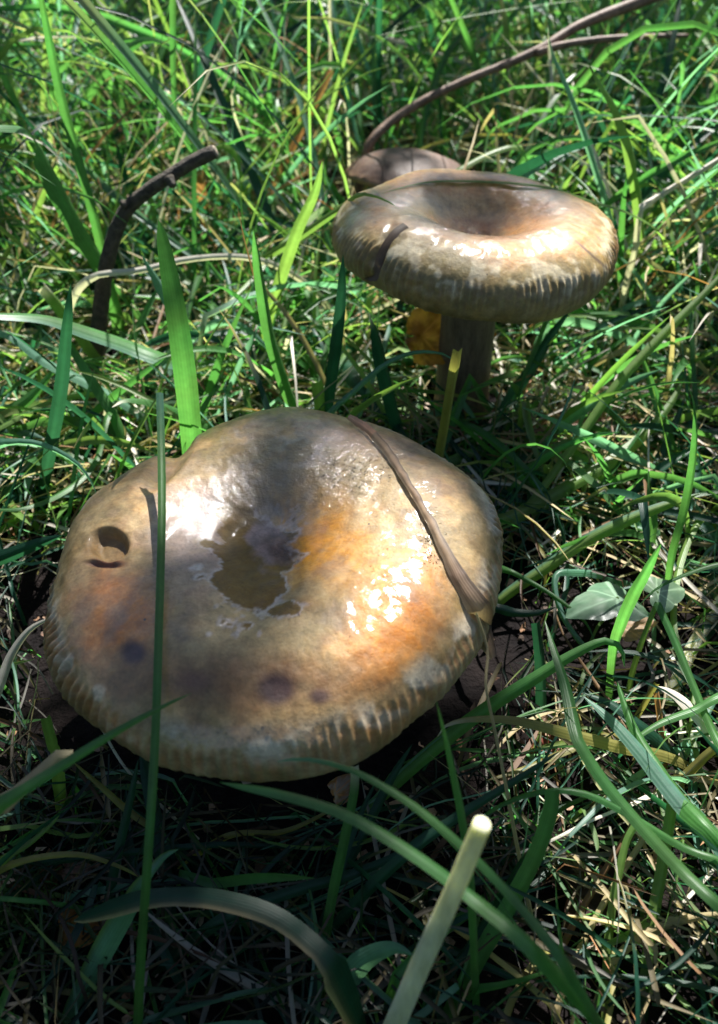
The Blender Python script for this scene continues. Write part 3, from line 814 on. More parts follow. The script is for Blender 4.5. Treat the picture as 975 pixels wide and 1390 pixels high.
blade('wide dark green blade lying sideways with a pale shiny edge', [(-80, 425, 0.30), (0, 428, 0.31), (60, 432), (115, 448, 0.335), (175, 468), (240, 492, 0.36), (330, 520, None)], 25, 'g', prof='both', roll=0.8, fold=0.6, edgecol='t', lit=True)
blade('folded bright green blade dropping from the sideways blade', [(80, 442, 0.335), (105, 480), (130, 520), (155, 560), (172, 610), (182, 690, None)], 17, 'g', roll=0.6, fold=1.0, lit=True)
blade('stubby yellow green torn blade tip beside the tall pair', [(58, 388, 0.37), (75, 408), (98, 438), (130, 480), (165, 530, None)], 16, 'y', prof='cut', roll=0.4, fold=0.9, tipcol='w', lit=True)
blade('green blade with a white dried tip pointing left over the thatch', [(152, 553, 0.30), (170, 543), (205, 546), (250, 562), (300, 592), (340, 640, None)], 15, 'g', roll=0.5, tipcol='w', lit=True)
blade('straight shaded green blade rising at the pale thatch edge', [(96, 385, 0.40), (90, 450), (82, 530), (68, 610), (52, 700, None)], 15, 'd', roll=0.3, stand=0.02)
blade('teal arching blade tip dipping down to the big cap edge', [(132, 672, 0.275), (118, 645), (95, 622), (50, 602), (0, 602, 0.27), (-60, 620), (-120, 720, None)], 12, 't', roll=0.7, fold=0.7)
blade('olive stalk slanting up to the notch in the big cap', [(270, 560, 0.35), (215, 592), (150, 625), (90, 672), (20, 735, None)], 9, 'o', prof='stem', roll=0.3, fold=1.2)
blade('dark green blade pointing at the slug hole of the big cap', [(85, 726, 0.27), (60, 735), (20, 750), (-40, 775), (-120, 830, None)], 17, 'd', roll=0.5)
blade('round green stalk lying level between upright blades', [(70, 590, 0.35), (110, 594), (160, 601), (220, 604), (275, 612, None)], 10, 'g', prof='stem', roll=0.2, fold=1.4)
blade('curved silvery dry blade ending under the big cap edge', [(70, 838, 0.245), (40, 855), (15, 890), (0, 930), (-30, 1010), (-60, 1100, None)], 15, 'w', prof='both', roll=0.5, lit=True)
blade('yellow green narrow blade slanting below the sideways blade', [(-60, 610, 0.33), (0, 580, 0.335), (60, 548), (120, 535), (170, 545, 0.36), (215, 600, None)], 9, 'y', roll=0.4)
blade('pale teal flat blade lying across shaded grass on the left', [(-50, 440, 0.33), (10, 455, 0.335), (60, 490), (120, 520), (180, 555, 0.36), (250, 610, None)], 15, 't', prof='both', roll=0.5, fold=0.4, lit=True)
blade('narrow green blade curving along the lower left grass edge', [(-40, 690, 0.29), (30, 690, 0.29), (90, 665), (130, 625), (150, 560, 0.34), (170, 640, None)], 8, 'g', roll=0.4)
blade('wide pale blade leaning from the left edge toward the thatch', [(75, 500, 0.35), (40, 540), (0, 565), (-60, 600, 0.35), (-120, 680, None)], 20, 'g', roll=0.3, prof='both')
blade('long straw coloured stem leaning left of the tall crossing pair', [(112, 480, 0.37), (80, 560), (45, 660), (20, 730, None)], 9, 's', prof='stem', roll=0.3)
# --- middle, behind the big cap
blade('narrow dark green blade rising straight from behind the cap top', [(344, 312, 0.40), (352, 370), (366, 450), (388, 520), (404, 560), (430, 620, None)], 15, 'g', roll=0.4, fold=0.8, lit=True, stand=0.03)
blade('bright lime green blade hanging from a bent dry stem', [(438, 218, 0.47), (428, 260), (405, 310), (384, 370), (362, 440), (345, 520, None)], 17, 'y', roll=0.3, fold=0.6, lit=True, stand=0.02)
blade('dark upright blade standing between the two large mushrooms', [(466, 345, 0.335), (464, 400), (458, 460), (450, 520), (442, 580), (440, 640, None)], 15, 'd', roll=0.45, stand=0.02)
blade('slender arching teal blade springing from the cap top', [(622, 494, 0.30), (600, 480), (560, 479), (520, 497), (480, 532), (445, 566, 0.315), (420, 620, None)], 9, 't', roll=0.5, fold=0.8, lit=True)
blade('short bright stub of blade just above the cap edge', [(431, 518, 0.325), (434, 545), (438, 600), (440, 640, None)], 12, 'y', prof='cut', roll=0.2, lit=True, stand=0.01)
blade('dark green blade leaning from the orange dead leaf to the cap', [(500, 423, 0.36), (510, 455), (522, 510), (538, 570), (560, 640, None)], 16, 'd', roll=0.4, tipcol='w', stand=0.02)
blade('chewed straw tipped stub standing by the thick mushroom stem', [(622, 475, 0.30), (614, 520), (604, 580), (594, 640), (590, 690, None)], 10, 'o', prof='cut', roll=0.5, fold=0.9, basecol='d', lit=True, stand=0.02)
blade('level green blade in the thatch left of the funnel cap', [(372, 424, 0.43), (420, 422), (470, 424, 0.44), (530, 440, None)], 7, 'y', prof='both', roll=0.3, lit=True)
blade('thin level blade under another in the thatch left of the funnel cap', [(370, 433, 0.42), (420, 434), (470, 436, 0.43), (540, 470, None)], 8, 'g', prof='both', roll=0.3, lit=True)
blade('shaded green blade slanting up behind the cap top to the right', [(560, 610, 0.33), (540, 580), (515, 560), (500, 540), (470, 500, 0.38), (450, 440, None)], 14, 'd', prof='both', roll=0.3)
blade('arched green blade over the pale thatch behind the cap', [(375, 485, 0.36), (345, 455), (320, 440), (290, 440, 0.37), (250, 470), (225, 540, None)], 11, 't', roll=0.6)
blade('bright slanting blade crossing the pale arching one', [(300, 420, 0.37), (340, 380), (380, 335), (415, 300, 0.42), (460, 280), (520, 330, None)], 9, 'y', prof='both', roll=0.3, lit=True)
blade('narrow dark blade in thatch just behind the cap notch', [(340, 455, 0.37), (345, 490), (360, 530), (385, 570), (400, 640, None)], 6, 'd', roll=0.3)
# --- around the funnel cap
blade('thin green blade lying across the far edge of the funnel cap', None, 6, 'y', roll=0.6, fold=0.5,
      world=np.array([on_cap('back', 512, 252, 0.0008), on_cap('back', 580, 249, 0.0008), on_cap('back', 660, 248, 0.0008), on_cap('back', 738, 256, 0.001), P(800, 272, 0.355), P(860, 292, 0.37), P(905, 328, 0.40), P(930, 400, 0.46), G(940, 450)]), lit=True)
blade('small curled green blade tip resting on the left of the funnel cap', None, 8, 'y', roll=0.5,
      world=np.array([on_cap('back', 541, 287, 0.0012), on_cap('back', 520, 276, 0.0018), on_cap('back', 490, 273, 0.003), P(455, 287, 0.345), P(400, 325, 0.38), P(340, 362, 0.42), G(290, 400)]), lit=True)
blade('dead dark strap of grass draped down the left of the funnel cap', None, 13, 'k', prof='cut', roll=0.0, fold=0.2, name='dead_grass_blade', cat='dead blade',
      world=np.array([on_cap('back', 552, 308, 0.0006), on_cap('back', 535, 322, 0.0008), on_cap('back', 518, 345, 0.0008), on_cap('back', 509, 372, 0.0008), on_cap('back', 506, 390, 0.0008), on_cap('back', 507, 402, 0.0008)]))
blade('arched green blade looping over behind the funnel cap', [(935, 318, 0.42), (900, 258), (850, 207), (795, 187), (735, 195), (700, 225), (688, 260, 0.46), (680, 330, None)], 8, 'g', prof='both', roll=0.5, lit=True)
blade('lime green blade with swollen middle behind the funnel cap', [(796, 80, 0.42), (815, 115), (834, 145), (852, 190), (862, 240), (868, 285), (880, 440, None)], 14, 'y', prof='leaf', roll=0.4, fold=0.7, lit=True, stand=0.03)
blade('pale bluish blade hanging down from the twig fork', [(744, 32, 0.50), (750, 70), (780, 140), (808, 225), (832, 310), (850, 420, None)], 9, 't', roll=0.4, tipcol='w', lit=True, stand=0.03)
blade('lilac grey dry stem hanging below the twig fork', [(746, 60, 0.52), (752, 140), (758, 200), (766, 250), (775, 330, None)], 6, 'w', prof='stem', roll=0.2)
blade('tiny bright leaf tip peeping over the funnel cap rim', [(790, 219, 0.45), (778, 232), (768, 252), (765, 290), (770, 380, None)], 9, 'y', roll=0.2, lit=True, stand=0.01)
blade('bent grey dry stalk kinked beside the funnel cap', [(1010, 195, 0.40), (940, 238), (884, 272, 0.385), (871, 286, 0.38), (864, 335), (850, 390), (838, 470, None)], 8, 'w', prof='stem', roll=0.2, fold=1.3, name='dry_stalk', cat='stalk', lit=True)
blade('short pale stem stub crossing the kinked grey stalk', [(958, 243, 0.43), (942, 280), (928, 320), (915, 400, None)], 8, 's', prof='cut', roll=0.2, fold=1.2, name='dry_stalk', cat='stalk')
blade('straw stem slanting behind the kinked grey stalk', [(985, 250, 0.42), (940, 275), (890, 315, 0.43), (840, 360), (800, 450, None)], 7, 's', prof='stem', roll=0.2, fold=1.2, name='dry_stalk', cat='stalk')
blade('bright narrow blade bent twice above the funnel cap', [(500, 340, 0.40), (560, 280, 0.44), (620, 232), (680, 202), (712, 203), (690, 240, 0.47), (650, 330, None)], 7, 'y', prof='both', roll=0.3, lit=True)
# --- right middle
blade('long straight bright blade slanting across from the right to the big cap', [(1010, 340, 0.33), (960, 395), (900, 455), (840, 520), (790, 590), (745, 652), (712, 695, 0.315), (670, 770, None)], 14, 'y', up=2.0, roll=0.4, prof='both', lit=True)
blade('bright green blade curving away from behind the big cap right side', [(930, 512, 0.345), (905, 556), (850, 612), (770, 662), (690, 702), (640, 715, 0.30), (590, 740, None)], 16, 'y', up=2.0, roll=0.35, prof='both', lit=True)
blade('narrow green blade hanging straight down from a folded tip', [(934, 520, 0.34), (944, 560), (942, 620), (930, 690), (912, 760), (905, 840, None)], 9, 'g', roll=0.4, lit=True, stand=0.02)
blade('pointed green blade with pale rim reaching right over dark grass', [(953, 669, 0.285), (915, 682), (860, 703), (800, 732), (740, 772), (690, 806), (640, 850, None)], 21, 'y', up=2.0, roll=0.45, fold=0.7, edgecol='t', lit=True)
blade('dark teal blade with shining back reaching right from the funnel cap', [(946, 512, 0.37), (900, 488), (850, 460), (800, 441), (758, 439), (730, 470, 0.40), (720, 560, None)], 13, 't', prof='both', roll=0.9, fold=0.3, lit=True)
blade('dark shaded blade slanting down from under the funnel cap', [(772, 424, 0.36), (748, 456), (722, 500), (690, 545), (655, 610, None)], 18, 'd', prof='both', roll=0.3)
blade('narrow dark teal blade slanting across shade right of the big cap', [(782, 706, 0.30), (730, 690), (680, 664), (640, 628), (605, 592, 0.35), (570, 540, None)], 8, 'd', roll=0.3)
blade('pale straw ribbon blade curving down at the right grass edge', [(1010, 470, 0.38), (960, 455), (910, 448), (860, 470, 0.385), (800, 500), (740, 560, None)], 9, 's', prof='both', roll=0.5)
blade('upright dark blade crossing behind the curving bright one', [(930, 540, 0.35), (915, 580), (890, 640), (872, 700), (860, 790, None)], 13, 'd', roll=0.3, basecol='o')
blade('level shaded blade behind the thick mushroom stem', [(585, 545, 0.385), (640, 548), (700, 548), (750, 540, 0.40), (800, 520), (850, 560, None)], 10, 'd', prof='both', roll=0.3)
blade('thin green blade leaning up past the thick mushroom stem', [(700, 560, 0.345), (712, 510), (730, 465), (748, 432, 0.37), (760, 500, None)], 7, 'g', prof='both', roll=0.3)
# --- right lower clump
blade('bright upright blade crossing the ivy leaf', [(898, 738, 0.255), (878, 775), (862, 805), (845, 845), (834, 885, 0.245), (828, 960, None)], 11, 'g', roll=0.35, fold=0.9, lit=True, stand=0.02)
blade('wide dark green blade arching over from the clump to the big cap', [(848, 905, 0.225), (843, 880), (822, 870), (780, 888), (720, 925), (650, 970), (580, 1025), (520, 1080), (440, 1160, None)], 22, 'g', prof='both', roll=0.4, fold=0.5)
blade('teal backed blade kinked where it crosses the arching one', [(740, 842, 0.225), (752, 880), (768, 930), (778, 975), (786, 1006, 0.195), (820, 1060), (870, 1120), (930, 1185), (1000, 1250, 0.175), (1080, 1330, None)], 20, 'g', prof='leaf', roll=0.35, fold=0.5)
blade('broad glossy blade with white sky shine in the right clump', [(792, 945, 0.22), (830, 975), (870, 1018), (905, 1062), (945, 1110), (1000, 1170, 0.19), (1080, 1280, None)], 24, 't', prof='leaf', roll=0.75, fold=0.9, lit=True)
blade('brightest lime green blade running beside the glossy one', [(838, 925, 0.225), (860, 985), (890, 1035), (925, 1085), (985, 1150, 0.19), (1070, 1260, None)], 22, 'g', prof='both', roll=0.3, fold=0.9, lit=True)
blade('long green blade bowed like a bridge over the dark hollow', [(640, 1125, 0.20), (670, 1098), (710, 1080), (752, 1072, 0.19), (800, 1078), (860, 1108), (930, 1150), (1000, 1180, 0.185), (1080, 1260, None)], 11, 'g', prof='both', roll=0.5, fold=0.8)
blade('cut off dark green blade ending at the bowed blade', [(751, 1073, 0.185), (747, 1105), (728, 1160), (700, 1215), (668, 1270), (640, 1320), (600, 1400, None)], 22, 'g', prof='cut', roll=0.3, fold=0.4)
blade('yellow green blade with white tip curling toward the big cap', [(594, 1000, 0.205), (606, 984), (640, 975), (700, 976), (770, 992), (840, 1010, 0.22), (920, 1030), (990, 1080, None)], 15, 'o', prof='both', roll=0.5, fold=0.9, tipcol='w')
blade('pale thin straw hanging off the big cap down into shade', None, 5, 's', prof='stem', roll=0.2, fold=1.0, name='dry_stalk', cat='stalk',
      world=np.array([on_cap('front', 632, 838, 0.004), on_cap('front', 645, 872, 0.004), P(660, 930, 0.19), P(672, 990, 0.192), P(688, 1070, 0.195), P(705, 1160, 0.20), P(728, 1270, 0.205), G(745, 1340)]))
blade('thin upright green blade tip standing before the big cap edge', [(592, 950, 0.155), (605, 1000), (616, 1050), (628, 1110), (640, 1200), (650, 1420, None)], 10, 'g', roll=0.5, over=True)
blade('left arm of the yellow green blade folded in two by the ivy', [(893, 818, 0.25), (880, 850), (866, 890), (856, 930), (848, 1000, None)], 9, 'y', prof='stem', roll=0.3, fold=1.0, lit=True)
blade('right arm of the lime blade folded in two by the ivy', [(893, 818, 0.25), (915, 865), (940, 925), (965, 985), (1000, 1060, 0.22), (1040, 1180, None)], 14, 'g', prof='stem', roll=0.3, fold=0.7, lit=True)
blade('wide white dried blade folded down in the right clump', [(892, 932, 0.235), (915, 942), (945, 968), (975, 1002), (1010, 1050, 0.23), (1060, 1130, None)], 22, 'w', prof='both', roll=0.5, fold=0.3, lit=True)
blade('orange yellow stem slanting out of the white folded blade', [(892, 928, 0.236), (876, 955), (860, 985), (845, 1040, None)], 9, 'o', prof='stem', roll=0.2, fold=1.2, name='dry_stalk', cat='stalk', lit=True)
blade('upright orange brown stem under the white folded blade', [(892, 940, 0.237), (897, 975), (902, 1015), (905, 1080, None)], 10, 'r', prof='stem', roll=0.2, fold=1.2, name='dry_stalk', cat='stalk', lit=True)
blade('leaning brown stem rising from the dark hollow to the clump', [(868, 1105, 0.21), (848, 1140), (820, 1185), (785, 1245), (755, 1305), (725, 1370, None)], 11, 'b', prof='stem', roll=0.3, fold=1.0, name='dry_stalk', cat='stalk')
blade('pale green bent strap rising from the dark hollow to the clump', [(868, 1113, 0.205), (852, 1140), (842, 1180), (832, 1230), (825, 1300), (822, 1400, None)], 12, 'y', prof='cut', roll=0.3, lit=True)
blade('straw coloured stem crossing the pale green bent strap', [(884, 1122, 0.208), (858, 1165), (830, 1210), (800, 1265), (770, 1330), (750, 1400, None)], 11, 's', prof='stem', roll=0.3, fold=1.0, name='dry_stalk', cat='stalk')
blade('striped yellow green upright blade below the right clump', [(915, 1085, 0.205), (908, 1130), (898, 1190), (886, 1260), (878, 1330), (872, 1400, None)], 18, 'y', prof='cut', roll=0.3, fold=0.8, basecol='d', lit=True)
blade('grey brown dry blade arching low in the dark hollow', [(1010, 1240, 0.20), (950, 1245), (900, 1258), (860, 1280), (830, 1315), (800, 1380, None)], 13, 's', prof='both', roll=0.5)
blade('thin hooked dry stem in the dark hollow', [(845, 1200, 0.205), (852, 1208), (856, 1240), (862, 1290), (866, 1360, None)], 6, 's', prof='stem', roll=0.2, name='dry_stalk', cat='stalk')
blade('thin pale stem slanting up from the dark hollow to the clump', [(700, 1160, 0.205), (750, 1140), (800, 1115), (850, 1095, 0.215), (900, 1080), (960, 1120, None)], 5, 'w', prof='stem', roll=0.2, name='dry_stalk', cat='stalk')
blade('bluish white arched stem left of the ivy leaves', [(802, 885, 0.26), (785, 868), (765, 838), (754, 805), (755, 780), (775, 775, 0.28), (820, 780), (870, 800, None)], 10, 't', prof='stem', roll=0.3, fold=1.0, tipcol='g', lit=True)
blade('narrow green blade drooping to a point left of the ivy leaves', [(808, 872, 0.262), (795, 845), (760, 815), (720, 790), (680, 772, 0.28), (630, 770, None)], 8, 'g', roll=0.4)
blade('thin green arch above the dark ivy leaf', [(868, 822, 0.25), (890, 800), (930, 780), (985, 764), (1050, 770, 0.25), (1120, 860, None)], 8, 'g', prof='both', roll=0.4)
blade('blunt dark blade beside the cap at ivy height', [(756, 824, 0.262), (730, 832), (700, 832), (660, 825, 0.265), (600, 840, None)], 16, 'd', roll=0.4, fold=0.9)
blade('dark blade under the wide arching one in the clump', [(790, 940, 0.235), (830, 955), (870, 985, 0.23), (910, 1020), (960, 1090, None)], 17, 'd', prof='leaf', roll=0.4)
blade('green blade crossing low toward the right edge of the clump', [(840, 1020, 0.225), (890, 985), (940, 965), (1000, 945, 0.235), (1080, 1000, None)], 12, 'g', prof='both', roll=0.3)
blade('olive stem slanting right out of the clump', [(985, 1005, 0.225), (950, 1035), (915, 1075), (890, 1130, None)], 16, 'o', prof='stem', roll=0.3, fold=0.9)
blade('shaded olive blade lying beneath the clump', [(660, 1060, 0.225), (720, 1040), (780, 1015), (840, 1000, 0.24), (900, 1060, None)], 10, 'o', prof='both', roll=0.4)
blade('short upright teal blade half hidden behind the wide arching one', [(728, 845, 0.24), (733, 890), (735, 930), (736, 1000, None)], 13, 'd', prof='cut', roll=0.3)
blade('bright thin blade leaning at the right edge above the ivy', [(935, 1010, 0.23), (940, 930), (915, 850), (925, 760, 0.29), (960, 700), (990, 760, None)], 8, 'y', prof='both', roll=0.3)
# --- bottom
blade('very long straight green blade standing in front of the big cap', [(217, 533, 0.228), (219, 600, 0.222), (220, 700, 0.208), (216, 850, 0.186), (211, 1000, 0.172), (202, 1150, 0.170), (191, 1310, 0.176), (185, 1460, None)], 15, 'g', prof='stem', roll=0.15, fold=0.5, tipcol='t', rag=0.03, over=True, up=0.0)
blade('dark green blade laid over the lower left of the big cap', [(260, 941, 0.166), (215, 962, 0.160), (150, 998), (80, 1042), (0, 1092, 0.15), (-80, 1140), (-200, 1280, None)], 21, 'g', roll=0.35, fold=0.6, over=True)
blade('grey brown folded dry blade beneath a dark green one', [(98, 1028, 0.17), (84, 1024), (60, 1045), (20, 1080), (-40, 1130, 0.16), (-160, 1260, None)], 24, 's', prof='cut', roll=0.4, fold=0.7)
blade('out of focus green blade sweeping under the pale cut stalk', [(298, 1062, 0.165), (380, 1078, 0.155), (470, 1106), (555, 1155), (640, 1218), (740, 1305, 0.14), (860, 1440, None)], 22, 'g', roll=0.4, fold=0.4, over=True)
blade('out of focus green blade with pale tip touching the big cap base', [(375, 1034, 0.16), (415, 1030, 0.155), (480, 1046), (560, 1092), (640, 1160), (715, 1240), (775, 1320, 0.14), (850, 1450, None)], 16, 'g', roll=0.35, tipcol='t', over=True)
blade('bent blade with a bright blue green face at the picture foot', [(242, 1153, 0.185), (222, 1163), (200, 1190, 0.178), (175, 1230), (148, 1275), (118, 1330), (80, 1400, None)], 22, 't', prof='both', roll=0.3, fold=0.7, edgecol='y')
blade('very broad dark blade with a straw edge arching low in front', [(100, 1250, 0.185), (190, 1222, 0.175), (260, 1217), (320, 1226), (375, 1245), (420, 1278), (455, 1320, 0.165), (500, 1420, None)], 30, 'd', prof='both', roll=0.2, fold=0.15, edgecol='s')
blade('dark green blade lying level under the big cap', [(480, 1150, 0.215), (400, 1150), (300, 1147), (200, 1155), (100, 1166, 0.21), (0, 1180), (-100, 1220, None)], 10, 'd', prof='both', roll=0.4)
blade('olive blade arching low over the leaf litter', [(205, 1198, 0.205), (150, 1172), (90, 1160), (0, 1180, 0.20), (-90, 1240, None)], 9, 'o', prof='both', roll=0.4)
blade('thin white dry stem kinked below the big cap left edge', [(140, 940, 0.232), (132, 970), (165, 1035), (215, 1090), (270, 1140, None)], 5, 'w', prof='stem', roll=0.2, name='dry_stalk', cat='stalk')
blade('small torn lime green sliver in the shade below the cap', [(62, 974, 0.21), (66, 990), (72, 1012), (77, 1030), (85, 1120, None)], 10, 'y', prof='cut', roll=0.3, rag=0.25, lit=True)
blade('pale yellow bent blade by the leaf litter', [(82, 1100, 0.205), (74, 1115), (40, 1145), (0, 1172, 0.2), (-50, 1230, None)], 10, 'y', prof='both', roll=0.3)
blade('olive blade slanting down right below the cap', [(100, 1035, 0.21), (140, 1070), (180, 1105), (230, 1140), (280, 1190, None)], 10, 'o', prof='both', roll=0.3)
blade('dark blade leaning up to the big cap lower left edge', [(188, 1030, 0.205), (176, 1090), (158, 1170), (145, 1240), (140, 1320, None)], 14, 'd', roll=0.3)
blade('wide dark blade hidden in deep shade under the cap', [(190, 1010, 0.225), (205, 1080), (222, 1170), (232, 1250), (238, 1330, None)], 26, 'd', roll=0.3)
blade('upright stem with white broken top below the big cap', [(482, 1040, 0.19), (481, 1075), (468, 1140), (452, 1215), (440, 1290), (435, 1360, None)], 13, 'g', prof='cut', roll=0.3, tipcol='w')
blade('short teal blade tip at the foot of the pale cut stalk', [(560, 1296, 0.175), (535, 1287), (505, 1297), (480, 1320), (440, 1390, None)], 22, 't', prof='both', roll=0.4)
blade('dark blade crossing under the broad straw edged one', [(590, 1120, 0.205), (540, 1160), (470, 1190), (400, 1210), (300, 1250, 0.195), (200, 1330, None)], 17, 'd', prof='both', roll=0.3)
blade('shaded olive strap running right under the big cap', [(470, 1085, 0.215), (430, 1110), (380, 1130), (310, 1135, 0.215), (240, 1180, None)], 8, 'o', prof='both', roll=0.4)
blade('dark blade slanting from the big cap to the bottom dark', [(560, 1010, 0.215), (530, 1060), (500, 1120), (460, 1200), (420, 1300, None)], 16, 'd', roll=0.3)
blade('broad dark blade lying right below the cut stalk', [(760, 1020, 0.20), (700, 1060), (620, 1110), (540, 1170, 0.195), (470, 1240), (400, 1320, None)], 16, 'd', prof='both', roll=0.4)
# --- dry stems at the top
blade('crinkled brown ribbon of dead grass hanging in the back grass', [(308, -20, 0.58), (297, 40), (310, 100), (322, 140), (334, 190), (332, 260), (318, 320, None)], 8, 'b', prof='cut', roll=0.4, twist=1.5, rag=0.35, name='dead_grass_blade', cat='dead blade')
blade('tall thin grey stem rising straight to the top edge', [(447, -40, 0.50), (449, 60), (448, 130), (440, 215), (436, 300, None)], 6, 'w', prof='stem', roll=0.2, fold=1.2, name='dry_stalk', cat='stalk', lit=True)
blade('rusty dry blade folded off the tall thin grey stem', [(450, 95, 0.498), (436, 125), (418, 160), (390, 215), (362, 275), (350, 345, None)], 9, 'r', prof='cut', roll=0.3, basecol='s', rag=0.2, name='dead_grass_blade', cat='dead blade', lit=True)
blade('orange brown stem slanting from the grey stem joint', [(440, 216, 0.49), (415, 235), (375, 258), (325, 292), (270, 335), (225, 400, None)], 5, 'r', prof='stem', roll=0.2, basecol='s', name='dry_stalk', cat='stalk')
blade('straight straw stem crossing behind the arching twig', [(515, 48, 0.60), (570, 65), (640, 88), (700, 112), (760, 150, None)], 6, 'w', prof='stem', roll=0.2, fold=1.2, name='dry_stalk', cat='stalk')
blade('straw blade drooping in a hook above the snapped twig', [(250, 82, 0.50), (225, 62), (190, 52), (130, 65), (80, 95, 0.50), (70, 160), (75, 280, None)], 9, 'g', prof='both', roll=0.5, basecol='s')
blade('green blade with a folded over tip above the snapped twig', [(258, 80, 0.48), (230, 62), (195, 55, 0.48), (160, 80), (110, 150), (80, 290, None)], 10, 'g', prof='leaf', roll=0.4)
blade('forked straw wisps in front of the fallen stick', [(418, 108, 0.52), (385, 160), (355, 200), (340, 240), (350, 300, None)], 6, 's', prof='leaf', roll=0.4, name='dry_stalk', cat='stalk')
blade('brown folded dead blade drooping by the snapped twig end', [(265, 140, 0.50), (258, 170), (268, 205), (272, 240, 0.50), (280, 330, None)], 9, 'r', prof='cut', roll=0.4, rag=0.3, name='dead_grass_blade', cat='dead blade')

# the dried leaf draped across the big cap
pts = [on_cap('front', *p) for p in [(471, 573, 0.0022), (500, 592, 0.0022), (528, 625, 0.002), (552, 660, 0.002), (578, 705, 0.002), (600, 750, 0.002), (620, 795, 0.0022), (640, 835, 0.0028), (660, 868, 0.003)]]
pts = [p for p in pts if p is not None]
pts.append(P(670, 892, 0.20))
wv = np.array(pts)
n = 120
c = catmull(wv, n); t = np.linspace(0, 1, n)
wd = np.interp(t, [0, .05, .2, .45, .6, .75, .88, 1], [9, 12, 13, 11, 14, 30, 38, 8]) * 0.22 / FPX * ragged(n, 5, 0.12)
V = blade_geo(c, wd, 0.0, 0.25, -0.2, 0.05)
V = V + (np.stack([fbm(V.reshape(-1, 3), 260, 83 + q_, 3) for q_ in range(3)], 1).reshape(n, 5, 3) - 0.5) * 0.0009
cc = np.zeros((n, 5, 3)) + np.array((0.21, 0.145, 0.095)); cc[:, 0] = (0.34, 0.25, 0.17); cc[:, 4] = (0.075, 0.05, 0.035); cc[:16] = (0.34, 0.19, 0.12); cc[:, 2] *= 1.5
cc *= (0.75 + 0.5 * fbm(V.reshape(-1, 3), 300, 71, 3).reshape(n, 5))[..., None]
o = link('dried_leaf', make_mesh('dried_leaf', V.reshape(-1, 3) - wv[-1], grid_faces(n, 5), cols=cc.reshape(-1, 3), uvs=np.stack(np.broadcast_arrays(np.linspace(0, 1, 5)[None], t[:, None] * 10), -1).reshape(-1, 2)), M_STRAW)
o.location = wv[-1]
tag(o, 'twisted brown dried leaf draped down the right of the big cap', 'dried leaf')

# ------------------------------------------------------------------ ivy and dead leaves
def leaf_mesh(name, outline, size, cup, col, col2, seed, nrad=10, wrinkle=0.06, veins=None):
    """outline: (angle deg, radius) closed; built as rings from the stalk point"""
    an = np.radians([a for a, r in outline]); rr = np.array([r for a, r in outline])
    th = np.linspace(-math.pi, math.pi, 72, endpoint=False)
    rad = np.interp(th, an, rr, period=2 * math.pi)
    rings = np.linspace(0.0, 1, nrad)
    V = np.zeros((nrad, 72, 3))
    V[..., 0] = rings[:, None] * rad[None] * np.cos(th)[None]
    V[..., 1] = rings[:, None] * rad[None] * np.sin(th)[None]
    q = V.reshape(-1, 3)
    V[..., 2] = cup * (V[..., 0] ** 2 + V[..., 1] ** 2) + wrinkle * (fbm(q, 4, seed, 3).reshape(nrad, 72) - 0.5) * 2 * rings[:, None]
    k = fbm(q, 5, seed + 3, 4)
    cc = lerp(np.zeros((len(q), 3)) + np.array(col), col2, sstep(0.4, 0.62, k))
    if veins:
        dmin = np.full(len(q), 9.0)
        for va in veins:
            d = np.array([math.cos(R(va)), math.sin(R(va))])
            al = q[:, :2] @ d
            pe = np.abs(q[:, 0] * d[1] - q[:, 1] * d[0])
            dmin = np.where(al > 0, np.minimum(dmin, pe), dmin)
        cc = lerp(cc, np.array(col2) * 1.9 + 0.02, (1 - sstep(0.01, 0.035, dmin)) * 0.7)
    uv = np.stack([q[:, 0], q[:, 1]], 1)
    me = make_mesh(name, V.reshape(-1, 3) * size, grid_faces(nrad, 72, True), cols=cc, uvs=uv)
    return me
IVY = [(-180, .12), (-150, .42), (-115, .62), (-80, .60), (-50, .55), (-25, .78), (0, 1.08), (25, .78), (50, .55), (80, .60), (115, .62), (150, .42), (180, .12)]
def ivy(label, px, py, d, size, rz, rx, ry, col, col2, seed):
    p = P(px, py, d)
    me = leaf_mesh('leaf_blade', IVY, size, -0.18, col, col2, seed, 10, 0.05, (0, 55, -55, 110, -110))
    root = empty('ivy_leaf', tuple(p), label, 'ivy leaf')
    root.rotation_euler = (rx, ry, rz)
    link('leaf_blade', me, M_IVY, root)
    mw = Matrix.Translation(Vector(p)) @ root.rotation_euler.to_matrix().to_4x4()
    g = np.array([p[0] + 0.006, p[1] + 0.012, -0.004])
    pl = [np.array(mw.inverted() @ Vector(x)) for x in (p, (p * 0.5 + g * 0.5) + np.array([0.004, 0, 0.002]), g)]
    link('leaf_stalk', tube_mesh('leaf_stalk', np.array(pl), np.array([0.0006, 0.0007, 0.0008]), n_ring=14, n_side=8, bump=0.05), M_MOSS, root)
    return root
ivy('large pale bluish ivy leaf catching sky light beside the clump', 838, 812, 0.27, 0.019, R(200), R(12), R(-8), (0.10, 0.19, 0.11), (0.16, 0.25, 0.16), 401)
ivy('smaller pale ivy leaf next to the large pale one', 892, 804, 0.268, 0.0125, R(20), R(10), R(6), (0.12, 0.20, 0.11), (0.17, 0.25, 0.15), 402)
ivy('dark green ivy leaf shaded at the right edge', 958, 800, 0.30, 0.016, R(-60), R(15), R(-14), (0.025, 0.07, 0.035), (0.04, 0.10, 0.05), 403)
ivy('very dark ivy leaf deep under the pale ones', 900, 895, 0.285, 0.018, R(250), R(10), R(10), (0.02, 0.06, 0.025), (0.03, 0.08, 0.035), 404)

